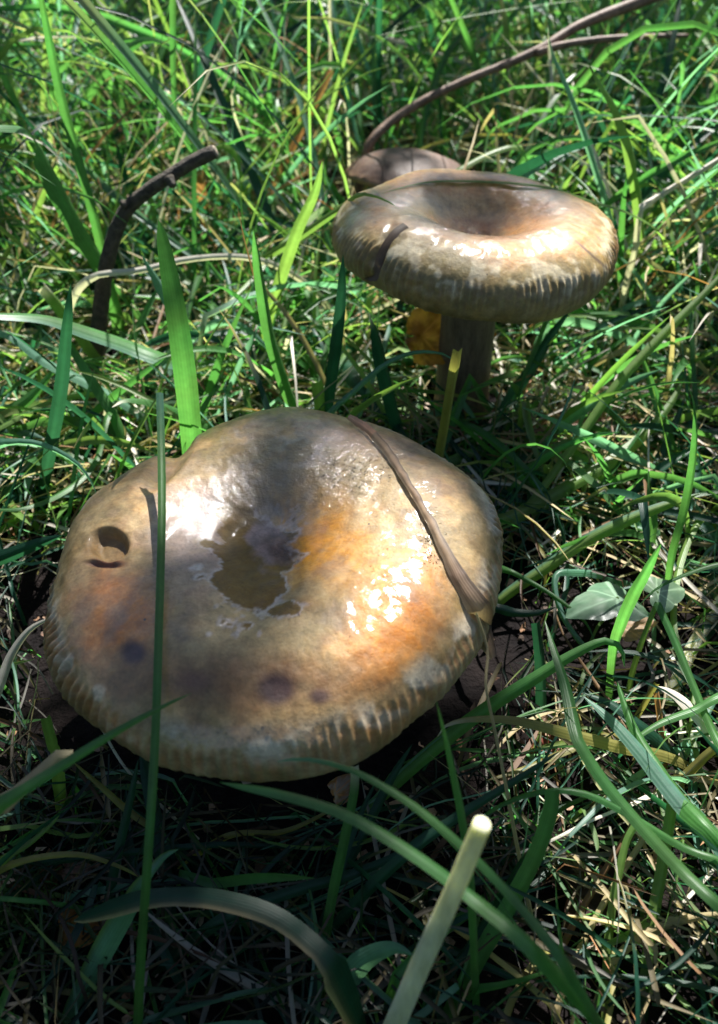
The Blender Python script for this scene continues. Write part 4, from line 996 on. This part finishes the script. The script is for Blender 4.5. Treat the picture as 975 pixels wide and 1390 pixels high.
OVAL = [(-180, .15), (-150, .35), (-110, .50), (-70, .55), (-40, .66), (-18, .86), (0, 1.15), (18, .86), (40, .66), (70, .55), (110, .50), (150, .35), (180, .15)]
def dead_leaf(label, px, py, d, size, rot, col, col2, seed, cup=0.5, group=None, shape=OVAL):
    me = leaf_mesh('dead_leaf', shape, size, cup, col, col2, seed, 9, 0.28, (0, 45, -45))
    o = link('dead_leaf', me, M_DEAD)
    o.location = P(px, py, min(d, gdepth(px, py, 0.004)) if d else gdepth(px, py, 0.004))
    o.rotation_euler = rot
    tag(o, label, 'dead leaf', group)
    return o
dead_leaf('curled orange brown dead leaf standing behind the thick mushroom stem', 572, 456, 0.365, 0.026, (R(62), R(10), R(20)), (0.45, 0.20, 0.05), (0.20, 0.075, 0.02), 501, 0.6)
dead_leaf('pale pink brown curled leaf scrap in the litter', 95, 1178, None, 0.007, (R(20), R(15), R(10)), (0.40, 0.27, 0.22), (0.25, 0.14, 0.10), 502)
dead_leaf('rust brown crumpled leaf scrap in the litter', 70, 1198, None, 0.007, (R(35), R(-15), R(120)), (0.22, 0.10, 0.05), (0.12, 0.06, 0.035), 503)
dead_leaf('orange dry leaf sliver lying below the litter', 95, 1255, None, 0.010, (R(50), R(15), R(20)), (0.42, 0.19, 0.05), (0.28, 0.12, 0.04), 504, 0.9)
dead_leaf('white and orange leaf fragment glowing below the big cap', 455, 1078, None, 0.0075, (R(40), R(20), R(60)), (0.55, 0.40, 0.34), (0.45, 0.2, 0.08), 505)
dead_leaf('wide dark brown leaf in the dark hollow', 780, 1215, None, 0.016, (R(8), R(10), R(10)), (0.07, 0.035, 0.025), (0.04, 0.022, 0.018), 506, 0.2)
dead_leaf('red brown leaf under the clump', 735, 1025, None, 0.010, (R(20), R(30), R(70)), (0.28, 0.07, 0.04), (0.14, 0.05, 0.03), 507)
dead_leaf('tan leaf strip lying beyond the ivy leaves', 845, 850, 0.275, 0.011, (R(20), R(10), R(10)), (0.42, 0.30, 0.19), (0.34, 0.22, 0.12), 508, 0.2)

# ------------------------------------------------------------------ field of grass
FRONT_C = np.array([370, 808]); BACK_C = np.array([650, 335])
def forbidden(px, py, d):
    e1 = ((px - 370) / 330) ** 2 + ((py - 808) / 262) ** 2 < 1
    e2 = ((px - 650) / 208) ** 2 + ((py - 335) / 112) ** 2 < 1
    st = (px > 600) & (px < 700) & (py > 420) & (py < 490)
    tw = ((px > 130) & (px < 305) & (py > 195) & (py < 380)) | ((px > 112) & (px < 170) & (py >= 380) & (py < 480))
    iv = (px > 765) & (px < 925) & (py > 780) & (py < 870)
    yy = np.interp(px, [480, 500, 530, 580, 640, 690, 740, 790, 880, 990], [240, 200, 165, 133, 105, 85, 62, 32, 0, -30])
    tg = (px > 480) & (px < 900) & (np.abs(py - yy) < 14)
    th = (px > 480) & (px < 625) & (py > 200) & (py < 255)
    dl = (px > 535) & (px < 610) & (py > 410) & (py < 500)
    infr = (px > -40) & (px < 1015) & (py > -40) & (py < 1430)
    return (e1 & (d < 0.30)) | (e2 & (d < 0.385)) | (st & (d < 0.36)) | (tw & (d < 0.41)) | (iv & (d < 0.28)) | (tg & (d < 0.54)) | (th & (d < 0.51)) | (dl & (d < 0.39)) | (infr & (d < 0.175))
def in_cap(W):
    a = ((W[..., 0] - FLOC[0]) ** 2 + (W[..., 1] - FLOC[1]) ** 2 < 0.069 ** 2) & (W[..., 2] > 0.05) & (W[..., 2] < 0.088)
    b = ((W[..., 0] - BLOC[0]) ** 2 + (W[..., 1] - BLOC[1]) ** 2 < 0.064 ** 2) & (W[..., 2] > 0.08) & (W[..., 2] < 0.117)
    c = ((W[..., 0] - tloc[0]) ** 2 + (W[..., 1] - tloc[1]) ** 2 < 0.042 ** 2) & (W[..., 2] < 0.08)
    s = ((W[..., 0] - BLOC[0] - .002) ** 2 + (W[..., 1] - BLOC[1] - .006) ** 2 < 0.016 ** 2) & (W[..., 2] < 0.1)
    return a | b | c | s

def gen_blades(nb, bx, by, L, wid, e0, droop, kinkp, M=10, z0=-0.004, azbias=None):
    az = RNG.uniform(0, 2 * math.pi, nb)
    drift = RNG.normal(0, 0.5, nb)
    k = np.linspace(0, 1, M)
    el = e0[:, None] - droop[:, None] * k[None] ** 1.4
    kp = RNG.random(nb) < kinkp
    k0 = RNG.uniform(0.35, 0.8, nb)
    el = el - (kp[:, None] & (k[None] > k0[:, None])) * RNG.uniform(0.7, 1.9, nb)[:, None]
    el = np.maximum(el, -1.45)
    a = az[:, None] + drift[:, None] * k[None]
    step = (L / (M - 1))[:, None]
    T = np.stack([np.cos(el) * np.cos(a), np.cos(el) * np.sin(a), np.sin(el)], -1)
    C = np.zeros((nb, M, 3))
    C[:, 0, 0] = bx; C[:, 0, 1] = by; C[:, 0, 2] = z0
    for i in range(1, M):
        C[:, i] = C[:, i - 1] + T[:, i - 1] * step
    C[:, 1:, 2] = np.maximum(C[:, 1:, 2], 0.004 + RNG.uniform(0, 0.012, (nb, 1)))
    return C, az
def blades_to_mesh(C, wid, cols, across=3, foldr=(0.2, 0.9), tipw=True):
    nb, M, _ = C.shape
    T = unit(np.gradient(C, axis=1))
    ref = np.zeros_like(T); ref[..., 2] = 1
    S = unit(np.cross(T, ref + RNG.normal(0, 0.35, (nb, 1, 3))))
    U = np.cross(S, T)
    k = np.linspace(0, 1, M)
    rot = RNG.uniform(-0.9, 0.9, nb)[:, None] + RNG.normal(0, 0.9, nb)[:, None] * k[None]
    S2 = S * np.cos(rot)[..., None] + U * np.sin(rot)[..., None]
    U2 = np.cross(S2, T)
    prof = (1 - np.exp(-(1 - k) * 6)) * (1 - 0.3 * (1 - k) ** 2) + 0.02
    w = wid[:, None] * prof[None]
    fold = RNG.uniform(*foldr, nb)[:, None]
    off = np.linspace(-1, 1, across)
    V = np.zeros((nb, M, across, 3))
    for j, o in enumerate(off):
        V[:, :, j] = C + S2 * (o * w * 0.5)[..., None] + U2 * ((abs(o) - 0.5) * fold * w * 0.5)[..., None]
    cc = np.zeros((nb, M, across, 3)) + cols[:, :, None, :]
    if across == 3: cc[:, :, 1] *= 1.15
    f0 = grid_faces(M, across)
    F = (f0[None] + (np.arange(nb) * M * across)[:, None, None]).reshape(-1, 4)
    seedv = RNG.uniform(0, 5, nb)
    uv = np.zeros((nb, M, across, 2))
    uv[..., 0] = np.linspace(0, 1, across)[None, None]
    uv[..., 1] = (k * 8)[None, :, None] + seedv[:, None, None]
    return V.reshape(-1, 3), F, cc.reshape(-1, 3), uv.reshape(-1, 2)
def accept(C, margin=260):
    px, py, d = project(C.reshape(-1, 3))
    nb, M, _ = C.shape
    px = px.reshape(nb, M); py = py.reshape(nb, M); d = d.reshape(nb, M)
    vis = ((px > -margin) & (px < 975 + margin) & (py > -margin) & (py < 1390 + margin) & (d > 0.02)).any(1)
    # denser sampling for the occlusion test
    mid = (C[:, 1:] + C[:, :-1]) * 0.5
    mx, my, md = project(mid.reshape(-1, 3))
    bad = (forbidden(px, py, d) & (d > 0.0)).any(1) | forbidden(mx, my, md).reshape(nb, M - 1).any(1) | in_cap(C).any(1) | in_cap(mid).any(1)
    near = (np.linalg.norm(C - CAM0, axis=2) < 0.11).any(1)
    return vis & ~bad & ~near, px, py, d

def green_cols(nb, M, mix=(0.42, 0.2, 0.24, 0.14)):
    keys = ['g', 'y', 'd', 't']
    ch = RNG.choice(4, nb, p=np.array(mix) / sum(mix))
    base = np.array([GREEN[k] for k in keys])[ch] * RNG.uniform(0.7, 1.3, (nb, 1)) * RNG.uniform(0.9, 1.1, (nb, 3))
    k = np.linspace(0, 1, M)
    cc = base[:, None, :] * (1.15 - 0.3 * k)[None, :, None]
    # some blades have dried tips
    dry = RNG.random(nb) < 0.16
    w = (dry[:, None] * sstep(0.65, 1.0, k)[None])[..., None] * 0.85
    cc = cc * (1 - w) + np.array(GREEN['s']) * w
    return cc
def straw_cols(nb, M):
    keys = ['s', 'w', 'b', 'o', 'r']
    ch = RNG.choice(5, nb, p=[0.42, 0.32, 0.11, 0.10, 0.05])
    base = np.array([GREEN[k] for k in keys])[ch] * RNG.uniform(0.6, 1.2, (nb, 1))
    return np.repeat(base[:, None, :], M, 1)

def scatter(nb, y0, y1, spread=0.62, pad=0.16, power=1.0):
    y = y0 + (y1 - y0) * RNG.random(nb) ** power
    x = RNG.uniform(-1, 1, nb) * (spread * y + pad)
    return x, y

batches = []
def add_batch(C, wid, cols):
    ok, px, py, d = accept(C)
    batches.append((C[ok], wid[ok], cols[ok], px[ok], py[ok], d[ok]))
# tall turf behind
x, y = scatter(6200, 0.40, 1.75, power=1.1)
nb = len(x); M = 10
dd = sstep(0.4, 0.75, y)
C, _ = gen_blades(nb, x, y, 0.07 + 0.22 * RNG.random(nb) ** 1.3 + dd * RNG.uniform(0.0, 0.14, nb), None, RNG.uniform(0.5, 1.5, nb), RNG.uniform(0.2, 2.2, nb), 0.22, M)
add_batch(C, 0.0011 + 0.0060 * RNG.random(nb) ** 1.8, green_cols(nb, M, (0.42, 0.28, 0.14, 0.16)))
# middle, between and around the mushrooms
x, y = scatter(3600, 0.22, 0.5, power=0.8)
nb = len(x)
C, _ = gen_blades(nb, x, y, RNG.uniform(0.035, 0.11, nb), None, RNG.uniform(0.3, 1.35, nb), RNG.uniform(0.2, 1.9, nb), 0.22, M)
add_batch(C, 0.0012 + 0.0042 * RNG.random(nb) ** 1.5, green_cols(nb, M, (0.4, 0.25, 0.2, 0.15)))
# sparse, near
x, y = scatter(1500, 0.02, 0.26, pad=0.18)
nb = len(x)
C, _ = gen_blades(nb, x, y, RNG.uniform(0.03, 0.09, nb), None, RNG.uniform(0.15, 1.1, nb), RNG.uniform(0.2, 1.6, nb), 0.25, M)
add_batch(C, 0.0006 + 0.0026 * RNG.random(nb) ** 2, green_cols(nb, M, (0.3, 0.12, 0.43, 0.15)))

C = np.concatenate([b[0] for b in batches]); wid = np.concatenate([b[1] for b in batches]); cols = np.concatenate([b[2] for b in batches])
px = np.concatenate([b[3] for b in batches]); py = np.concatenate([b[4] for b in batches]); d = np.concatenate([b[5] for b in batches])
inside = ((px > 0) & (px < 975) & (py > 0) & (py < 1390)).mean(1)
segl = np.linalg.norm(np.diff(np.stack([px, py], -1), axis=1), axis=2).sum(1)
size = wid * FPX / d.min(1) * np.minimum(segl, 400) * (inside > 0.6) * (d.mean(1) < 0.62)
order = np.argsort(-size)
NSOLO = 150
solo = order[:NSOLO]; rest = order[NSOLO:]
LAND = [(190, 250, 'the snapped twig'), (600, 125, 'the lower arch of the long twig'), (745, 60, 'the fork of the long twig'), (545, 225, 'the small dark mushroom'), (370, 232, 'the dark fallen stick'),
        (330, 355, 'the pale arching blade'), (575, 455, 'the orange dead leaf'), (875, 290, 'the kinked grey stalk'), (840, 815, 'the pale ivy leaves'), (145, 740, 'the slug hole'), (870, 1000, 'the broad glossy blade'),
        (100, 120, 'the tall crossing pair of blades'), (240, 430, 'the broad upright blade'), (450, 130, 'the tall thin grey stem'), (315, 130, 'the crinkled brown ribbon'), (650, 500, 'the thick mushroom stem'), (860, 170, 'the lime blade with swollen middle'),
        (70, 1190, 'the leaf litter'), (640, 1180, 'the pale cut stalk'), (400, 1080, 'the big cap foot'), (780, 1180, 'the dark hollow'), (680, 690, 'the big cap right edge'), (860, 560, 'the bright curving blade'), (60, 440, 'the sideways shiny blade'), (790, 430, 'the funnel cap underside'), (960, 800, 'the dark ivy leaf')]
def zone_label(i):
    mx, my = px[i].mean(), py[i].mean()
    tone = cols[i][4]
    kind = 'olive' if tone[0] > 0.11 else ('dark green' if tone[1] < 0.11 else ('bluish green' if tone[2] > 0.05 else 'fresh green'))
    near = min(LAND, key=lambda l: (l[0] - mx) ** 2 + (l[1] - my) ** 2)[2]
    curve = 'drooping' if C[i][:, 2].argmax() < 5 else ('bowed' if C[i][:, 2].argmax() < 9 else 'upright')
    wide = 'wide ' if wid[i] > 0.0048 else ('slim ' if wid[i] < 0.003 else '')
    tip = ' with dried tip' if cols[i][-1][0] > 0.24 else ''
    lean = ' leaning left' if px[i][-1] < px[i][0] - 60 else (' leaning right' if px[i][-1] > px[i][0] + 60 else '')
    if tip: lean = ''; wide = ''
    return '%s %s%s blade%s%s, close to %s' % (curve, wide, kind, tip, lean, near)
labels = {int(i): zone_label(i) for i in solo}
bylab = {}
for i in labels: bylab.setdefault(labels[i], []).append(i)
RANK = ['longest', 'second-longest', 'third-longest', 'fourth-longest', 'fifth-longest', 'sixth-longest', 'seventh-longest', 'eighth-longest']
for lb, ids in bylab.items():
    if len(ids) == 1: continue
    ids.sort(key=lambda i: -np.linalg.norm(np.diff(C[i], axis=0), axis=1).sum())
    for k, i in enumerate(ids):
        labels[i] = ('longer' if k == 0 else 'shorter') + ' ' + lb if len(ids) == 2 else RANK[min(k, 7)] + ' ' + lb
for i in labels:
    if len(labels[i].split()) > 16: labels[i] = labels[i].replace(', close to', ' by')
    if len(labels[i].split()) > 16: labels[i] = labels[i].replace(' leaning left', '').replace(' leaning right', '')
V, F, cc, uv = blades_to_mesh(C[solo], wid[solo], cols[solo], across=5)
nv = M * 5; nf = (M - 1) * 4
f0 = grid_faces(M, 5)
for k, i in enumerate(solo):
    root = C[i][0]
    me = make_mesh('grass_blade', V[k * nv:(k + 1) * nv] - root, f0, cols=cc[k * nv:(k + 1) * nv], uvs=uv[k * nv:(k + 1) * nv])
    o = link('grass_blade', me, M_GRASS); o.location = root
    lb = labels[int(i)]
    tag(o, lb, 'grass blade', 'narrow grass blades of the turf')
V, F, cc, uv = blades_to_mesh(C[rest], wid[rest], cols[rest])
turf = link('grass', make_mesh('grass', V, F, cols=cc, uvs=uv), M_GRASS)
tag(turf, 'dense tangled green grass growing all round the mushrooms', 'grass', kind='stuff')
TURF_C, TURF_PX, TURF_PY, TURF_D = C, px, py, d

nb2 = 3600  # unseen grass beside and behind the camera, added to darken the foreground
x = np.concatenate([RNG.uniform(-0.7, 0.7, 1600), RNG.choice([-1, 1], 2000) * RNG.uniform(0.26, 0.75, 2000)])
y = np.concatenate([RNG.uniform(-0.6, -0.07, 1600), RNG.uniform(-0.1, 0.6, 2000)])
Cs, _ = gen_blades(nb2, x, y, RNG.uniform(0.10, 0.26, nb2), None, RNG.uniform(0.7, 1.5, nb2), RNG.uniform(0.2, 1.6, nb2), 0.15, 10)
pxs, pys, ds = project(Cs.reshape(-1, 3))
infr = ((pxs > -15) & (pxs < 990) & (pys > -15) & (pys < 1405) & (ds > 0)).reshape(nb2, 10)
oks = ~(infr & (ds.reshape(nb2, 10) < 0.30)).any(1) & ~(np.linalg.norm(Cs - CAM0, axis=2) < 0.10).any(1) & ~in_cap(Cs).any(1)
V, F, cc, uv = blades_to_mesh(Cs[oks], RNG.uniform(0.002, 0.005, oks.sum()), green_cols(int(oks.sum()), 10))
tag(link('grass', make_mesh('grass', V, F, cols=cc, uvs=uv), M_GRASS), 'unseen tall green grass around the mushrooms, added to block low sky light', 'grass', kind='stuff')
# dead straw thatch
x, y = scatter(9500, 0.02, 1.1, pad=0.2, power=0.75)
nb = len(x); M = 8
C, _ = gen_blades(nb, x, y, RNG.uniform(0.02, 0.09, nb), None, RNG.uniform(-0.05, 0.5, nb), RNG.uniform(-0.1, 0.9, nb), 0.25, M, z0=0.001)
C[..., 2] += RNG.uniform(0, 0.014, (nb, 1)) * (y > 0.25)[:, None]
x2, y2 = scatter(1500, 0.3, 1.0, pad=0.2)
C2, _ = gen_blades(1500, x2, y2, RNG.uniform(0.06, 0.20, 1500), None, RNG.uniform(0.6, 1.5, 1500), RNG.uniform(0.2, 1.5, 1500), 0.4, M)
C = np.concatenate([C, C2]); wid = np.concatenate([RNG.uniform(0.0005, 0.0022, nb), RNG.uniform(0.0008, 0.0030, 1500)])
cols = straw_cols(len(C), M)
x3, y3 = scatter(5000, 0.03, 0.42, pad=0.14)
C3, _ = gen_blades(5000, x3, y3, RNG.uniform(0.012, 0.045, 5000), None, RNG.uniform(-0.05, 0.6, 5000), RNG.uniform(0, 0.9, 5000), 0.2, M, z0=0.001)
C3[..., 2] += RNG.uniform(0, 0.008, (5000, 1))
C = np.concatenate([C, C3]); wid = np.concatenate([wid, RNG.uniform(0.0004, 0.0016, 5000)])
c3 = np.where((RNG.random(5000) < 0.5)[:, None, None], green_cols(5000, M, (0.3, 0.2, 0.4, 0.1)), straw_cols(5000, M) * 0.7)
c3 = c3 * np.where(y3 < 0.2, 0.5, 0.9)[:, None, None]  # foreground shade put into the colour of the nearest short blades
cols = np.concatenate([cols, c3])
ok, px, py, d = accept(C)
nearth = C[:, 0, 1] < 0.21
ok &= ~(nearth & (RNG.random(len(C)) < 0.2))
cols[nearth & (C[:, 0, 0] < 0.05)] *= 0.4  # near left thatch darkened in colour to deepen the foreground shade
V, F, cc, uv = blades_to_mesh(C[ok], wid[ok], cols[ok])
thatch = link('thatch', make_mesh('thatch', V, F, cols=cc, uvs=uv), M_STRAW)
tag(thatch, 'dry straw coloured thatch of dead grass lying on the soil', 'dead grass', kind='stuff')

# leaf litter crumbs
nb = 6000
x, y = scatter(nb, 0.02, 0.95, pad=0.2, power=0.8)
lp = np.stack([x, y, np.zeros(nb)], 1); lp[:, 2] = ground_h(lp) + 0.001
m = 7
a = np.linspace(0, 2 * math.pi, m, endpoint=False)
sz = 0.0007 + 0.0034 * RNG.random(nb) ** 1.8
rad = RNG.uniform(0.5, 1.0, (nb, m)) * sz[:, None]
loc = np.zeros((nb, m + 1, 3))
loc[:, :m, 0] = rad * np.cos(a); loc[:, :m, 1] = rad * np.sin(a) * RNG.uniform(0.35, 1, (nb, 1)); loc[:, :m, 2] = RNG.normal(0, 0.35, (nb, m)) * sz[:, None] * 0.6
rz = RNG.uniform(0, 6.28, nb); tx = RNG.normal(0, 0.5, nb)
cz, sz_ = np.cos(rz)[:, None], np.sin(rz)[:, None]; ct, st = np.cos(tx)[:, None], np.sin(tx)[:, None]
X0, Y0, Z0 = loc[..., 0], loc[..., 1] * ct - loc[..., 2] * st, loc[..., 1] * st + loc[..., 2] * ct
V = np.stack([X0 * cz - Y0 * sz_, X0 * sz_ + Y0 * cz, Z0], -1) + lp[:, None, :]
F = np.stack([np.full(m, m), np.arange(m), (np.arange(m) + 1) % m], 1)
F = (F[None] + (np.arange(nb) * (m + 1))[:, None, None]).reshape(-1, 3)
pal = np.array([(0.34, 0.22, 0.15), (0.20, 0.11, 0.06), (0.46, 0.36, 0.28), (0.10, 0.055, 0.035), (0.06, 0.04, 0.03)])
lc = pal[RNG.choice(5, nb, p=[.25, .25, .14, .2, .16])] * RNG.uniform(0.7, 1.2, (nb, 1))
litter = link('leaf_litter', make_mesh('leaf_litter', V.reshape(-1, 3), F, cols=np.repeat(lc, m + 1, 0), smooth=False), M_LITTER)
tag(litter, 'crumbled brown and pinkish leaf litter on dark soil', 'leaf litter', kind='stuff')

# moss cushion
nb = 700
c0 = G(22, 1240)
mp = np.stack([c0[0] + RNG.normal(0, 0.006, nb), c0[1] + RNG.normal(0, 0.007, nb), RNG.uniform(-0.001, 0.005, nb)], 1)
C, _ = gen_blades(nb, mp[:, 0], mp[:, 1], RNG.uniform(0.002, 0.0045, nb), None, RNG.uniform(0.2, 1.4, nb), RNG.uniform(0, 1, nb), 0, 4)
C[..., 2] = C[..., 2] * 0.4 + mp[:, 2][:, None]
V, F, cc, uv = blades_to_mesh(C, np.full(nb, 0.0007), np.zeros((nb, 4, 3)) + 0.1)
moss = link('moss', make_mesh('moss', V, F, uvs=uv), M_MOSS)
tag(moss, 'small bright green moss cushion beside the leaf litter', 'moss', kind='stuff')

# dew drops sitting on the blades
sel = np.where((TURF_D.mean(1) > 0.36) & (TURF_D.mean(1) < 0.9))[0]
nb = min(700, len(sel))
sel = RNG.choice(sel, nb, replace=False)
kk = RNG.integers(3, 10, nb)
dp = TURF_C[sel, kk] + np.array([0, 0, 0.0004])
phi = (1 + 5 ** 0.5) / 2
ico = unit(np.array([(-1, phi, 0), (1, phi, 0), (-1, -phi, 0), (1, -phi, 0), (0, -1, phi), (0, 1, phi), (0, -1, -phi), (0, 1, -phi), (phi, 0, -1), (phi, 0, 1), (-phi, 0, -1), (-phi, 0, 1)], float))
icf = np.array([(0, 11, 5), (0, 5, 1), (0, 1, 7), (0, 7, 10), (0, 10, 11), (1, 5, 9), (5, 11, 4), (11, 10, 2), (10, 7, 6), (7, 1, 8), (3, 9, 4), (3, 4, 2), (3, 2, 6), (3, 6, 8), (3, 8, 9), (4, 9, 5), (2, 4, 11), (6, 2, 10), (8, 6, 7), (9, 8, 1)])
def subdiv(v, f):
    v = list(map(tuple, v)); mid = {}; nf = []
    def mp_(a, b):
        k = (min(a, b), max(a, b))
        if k not in mid:
            m_ = np.array(v[a]) + np.array(v[b]); v.append(tuple(m_ / np.linalg.norm(m_))); mid[k] = len(v) - 1
        return mid[k]
    for a, b, c in f:
        ab, bc, ca = mp_(a, b), mp_(b, c), mp_(c, a)
        nf += [(a, ab, ca), (b, bc, ab), (c, ca, bc), (ab, bc, ca)]
    return np.array(v), np.array(nf)
sv, sf = subdiv(ico, icf)
rs = RNG.uniform(0.0004, 0.0013, nb)
V = dp[:, None, :] + sv[None] * rs[:, None, None]
F = (sf[None] + (np.arange(nb) * len(sv))[:, None, None]).reshape(-1, 3)
dew = link('dew_drops', make_mesh('dew_drops', V.reshape(-1, 3), F), M_WATER)
tag(dew, 'clear dew drops clinging to the grass blades', 'dew', kind='stuff')

# ------------------------------------------------------------------ unseen overhanging tree added off frame, leaves arranged to dapple the light
LIT = [  # spots kept free of crown leaves so the sun reaches them: photograph pixel, half sizes, height above the soil
    (545, 945, 36, 24, .065), (112, 895, 30, 50, .06),
    
    (120, 250, 70, 190, .13), (240, 430, 40, 150, .09), (90, 450, 110, 45, .05), (330, 360, 140, 45, .06), (420, 480, 150, 80, .03), (575, 455, 42, 52, .03),
    (850, 530, 130, 120, .05), (830, 690, 140, 50, .06), (860, 815, 100, 45, .05), (930, 920, 80, 130, .05), (930, 1090, 75, 110, .045), (760, 975, 95, 60, .01),
    (470, 1080, 24, 22, .01), (75, 1005, 20, 40, .04), (840, 1200, 24, 80, .03), (70, 1180, 50, 22, .005), (625, 1190, 40, 90, .09), (30, 880, 40, 40, .04),
    (450, 140, 70, 90, .1), (880, 230, 80, 80, .1), (60, 60, 60, 60, .1)]
SZ = 0.07
nb = 50000
tx_, ty_ = RNG.uniform(-0.6, 0.65, nb), RNG.uniform(-0.06, 1.45, nb)
pitch = RNG.uniform(1.15, 1.75, nb)
ctr = np.stack([tx_, ty_, np.full(nb, SZ)], 1) + SUND * pitch[:, None]
# leaf frames
nrm = unit(SUND + RNG.normal(0, 0.45, (nb, 3)))
ax = unit(np.cross(nrm, RNG.normal(0, 1, (nb, 3))))
ay = np.cross(nrm, ax)
ll = RNG.uniform(0.007, 0.0125, nb)
lshape = np.array([(-1, 0, 0), (-.55, .38, .06), (0, .5, .1), (.55, .34, .06), (1, 0, -0.05), (.55, -.34, .06), (0, -.5, .1), (-.55, -.38, .06)])
LV = ctr[:, None, :] + (ax[:, None] * lshape[None, :, :1] + ay[:, None] * lshape[None, :, 1:2] + nrm[:, None] * lshape[None, :, 2:]) * ll[:, None, None]
hit = np.zeros(nb, bool)
for (ex, ey, erx, ery, ez) in LIT:
    tp = LV - SUND * ((LV[..., 2:] - ez) / SUND[2])
    lx, ly, ld = project(tp.reshape(-1, 3))
    lx = lx.reshape(nb, 8); ly = ly.reshape(nb, 8)
    hit |= ((((lx - ex) / erx) ** 2 + ((ly - ey) / ery) ** 2) < 1.0).any(1)
e1 = unit(np.cross(SUND, np.array([0, 0, 1.0]))); e2 = np.cross(SUND, e1)
LP = np.vstack(LIT_PTS); lp2 = np.stack([LP @ e1, LP @ e2], 1); cp2 = np.stack([ctr @ e1, ctr @ e2], 1)
for k in range(0, nb, 2000):
    dd2 = ((cp2[k:k + 2000, None] - lp2[None]) ** 2).sum(2)
    hit[k:k + 2000] |= (dd2 < (0.005 + 0.8 * ll[k:k + 2000, None]) ** 2).any(1)
def over(cx, cy, rx, ry, z):
    tp = ctr - SUND * ((ctr[:, 2:] - z) / SUND[2])
    a_, b_, _ = project(tp)
    return ((a_ - cx) / rx) ** 2 + ((b_ - cy) / ry) ** 2 < 1
hit |= over(365, 785, 310, 205, .078) | over(650, 320, 200, 85, .112)       # only the higher foliage shades the caps
tq = np.stack([tx_, ty_, np.zeros(nb)], 1)
holes = (fbm(tq, 11, 77, 3) > 0.535) & (ty_ > 0.36)          # broken light on the turf behind
hit |= holes
hit |= (ty_ > 0.75) & (RNG.random(nb) < 0.2)
LV = LV[~hit]
n2 = 1900                                                     # second, higher tier of foliage, added to soften the shade on the caps
c2 = np.stack([RNG.uniform(-0.5, 0.5, n2), RNG.uniform(-0.1, 0.75, n2), np.full(n2, .08)], 1) + SUND * RNG.uniform(2.6, 3.6, n2)[:, None]
ctr = c2
gap = over(515, 800, 115, 175, .078) | over(775, 345, 120, 60, .112) | over(130, 870, 60, 70, .06) | over(420, 480, 200, 70, .03) | over(880, 900, 130, 250, .05)
gap |= ~(over(370, 800, 340, 250, .075) | over(650, 330, 220, 110, .11))
gap |= (c2[:, 1] - SUND[1] * (c2[:, 2] - .08) / SUND[2] > 0.36) & (RNG.random(n2) < 0.6)
n_2 = unit(SUND + RNG.normal(0, 0.45, (n2, 3))); a_2 = unit(np.cross(n_2, RNG.normal(0, 1, (n2, 3)))); b_2 = np.cross(n_2, a_2)
l_2 = RNG.uniform(0.016, 0.026, n2)
LV2 = c2[:, None, :] + (a_2[:, None] * lshape[None, :, :1] + b_2[:, None] * lshape[None, :, 1:2] + n_2[:, None] * lshape[None, :, 2:]) * l_2[:, None, None]
LV = np.concatenate([LV, LV2[~gap]])
nb = len(LV)
F = np.array([(0, 1, 2, 7), (7, 2, 6, 6), (2, 3, 5, 6), (3, 4, 5, 5)])
F = np.array([(0, 1, 2), (0, 2, 6), (0, 6, 7), (2, 3, 5), (2, 5, 6), (3, 4, 5)])
F = (F[None] + (np.arange(nb) * 8)[:, None, None]).reshape(-1, 3)
TR = np.array([2.3, 2.0, 0.0])
shrub = empty('unseen_shade_tree', tuple(TR), 'unseen small-leaved tree added to dapple the sunlight over the grass', 'tree')
lcol = np.repeat(np.array([(0.05, 0.11, 0.02)]) * RNG.uniform(0.7, 1.3, (nb, 1)), 8, 0)
uvl = np.tile(np.stack([lshape[:, 1] + .5, lshape[:, 0]], 1), (nb, 1))
tag(link('crown', make_mesh('crown', LV.reshape(-1, 3) - TR, F, cols=lcol, uvs=uvl), M_SHRUB, shrub), kind='stuff')
TT = np.array([1.85, 1.95, 2.1])
link('trunk', tube_mesh('trunk', np.array([(2.3, 2.0, -0.05), (2.26, 2.02, 0.7), (2.1, 2.0, 1.5), TT]) - TR, np.array([0.09, 0.075, 0.06, 0.04]), n_ring=40, n_side=14, bump=0.12, scale=25), M_TRUNK, shrub)
for (a_, b_, c_) in [((0.0, 0.35), 0.02, 1.45), ((-0.3, 0.2), 0.014, 1.45), ((0.2, 0.05), 0.014, 1.45), ((-0.1, 0.75), 0.012, 1.45), ((0.0, 0.2), 0.024, 3.1), ((0.2, 0.5), 0.018, 3.1)]:
    e_ = np.array([a_[0], a_[1], SZ]) + SUND * c_
    mid = (TT + e_) / 2 + np.array([0, 0, 0.12])
    link('branch', tube_mesh('branch', np.array([TT, mid, e_]) - TR, np.array([b_, b_ * 0.7, b_ * 0.25]), n_ring=30, n_side=8, bump=0.1, scale=40), M_TRUNK, shrub)
print('blades', len(rest), 'shrub leaves', nb)
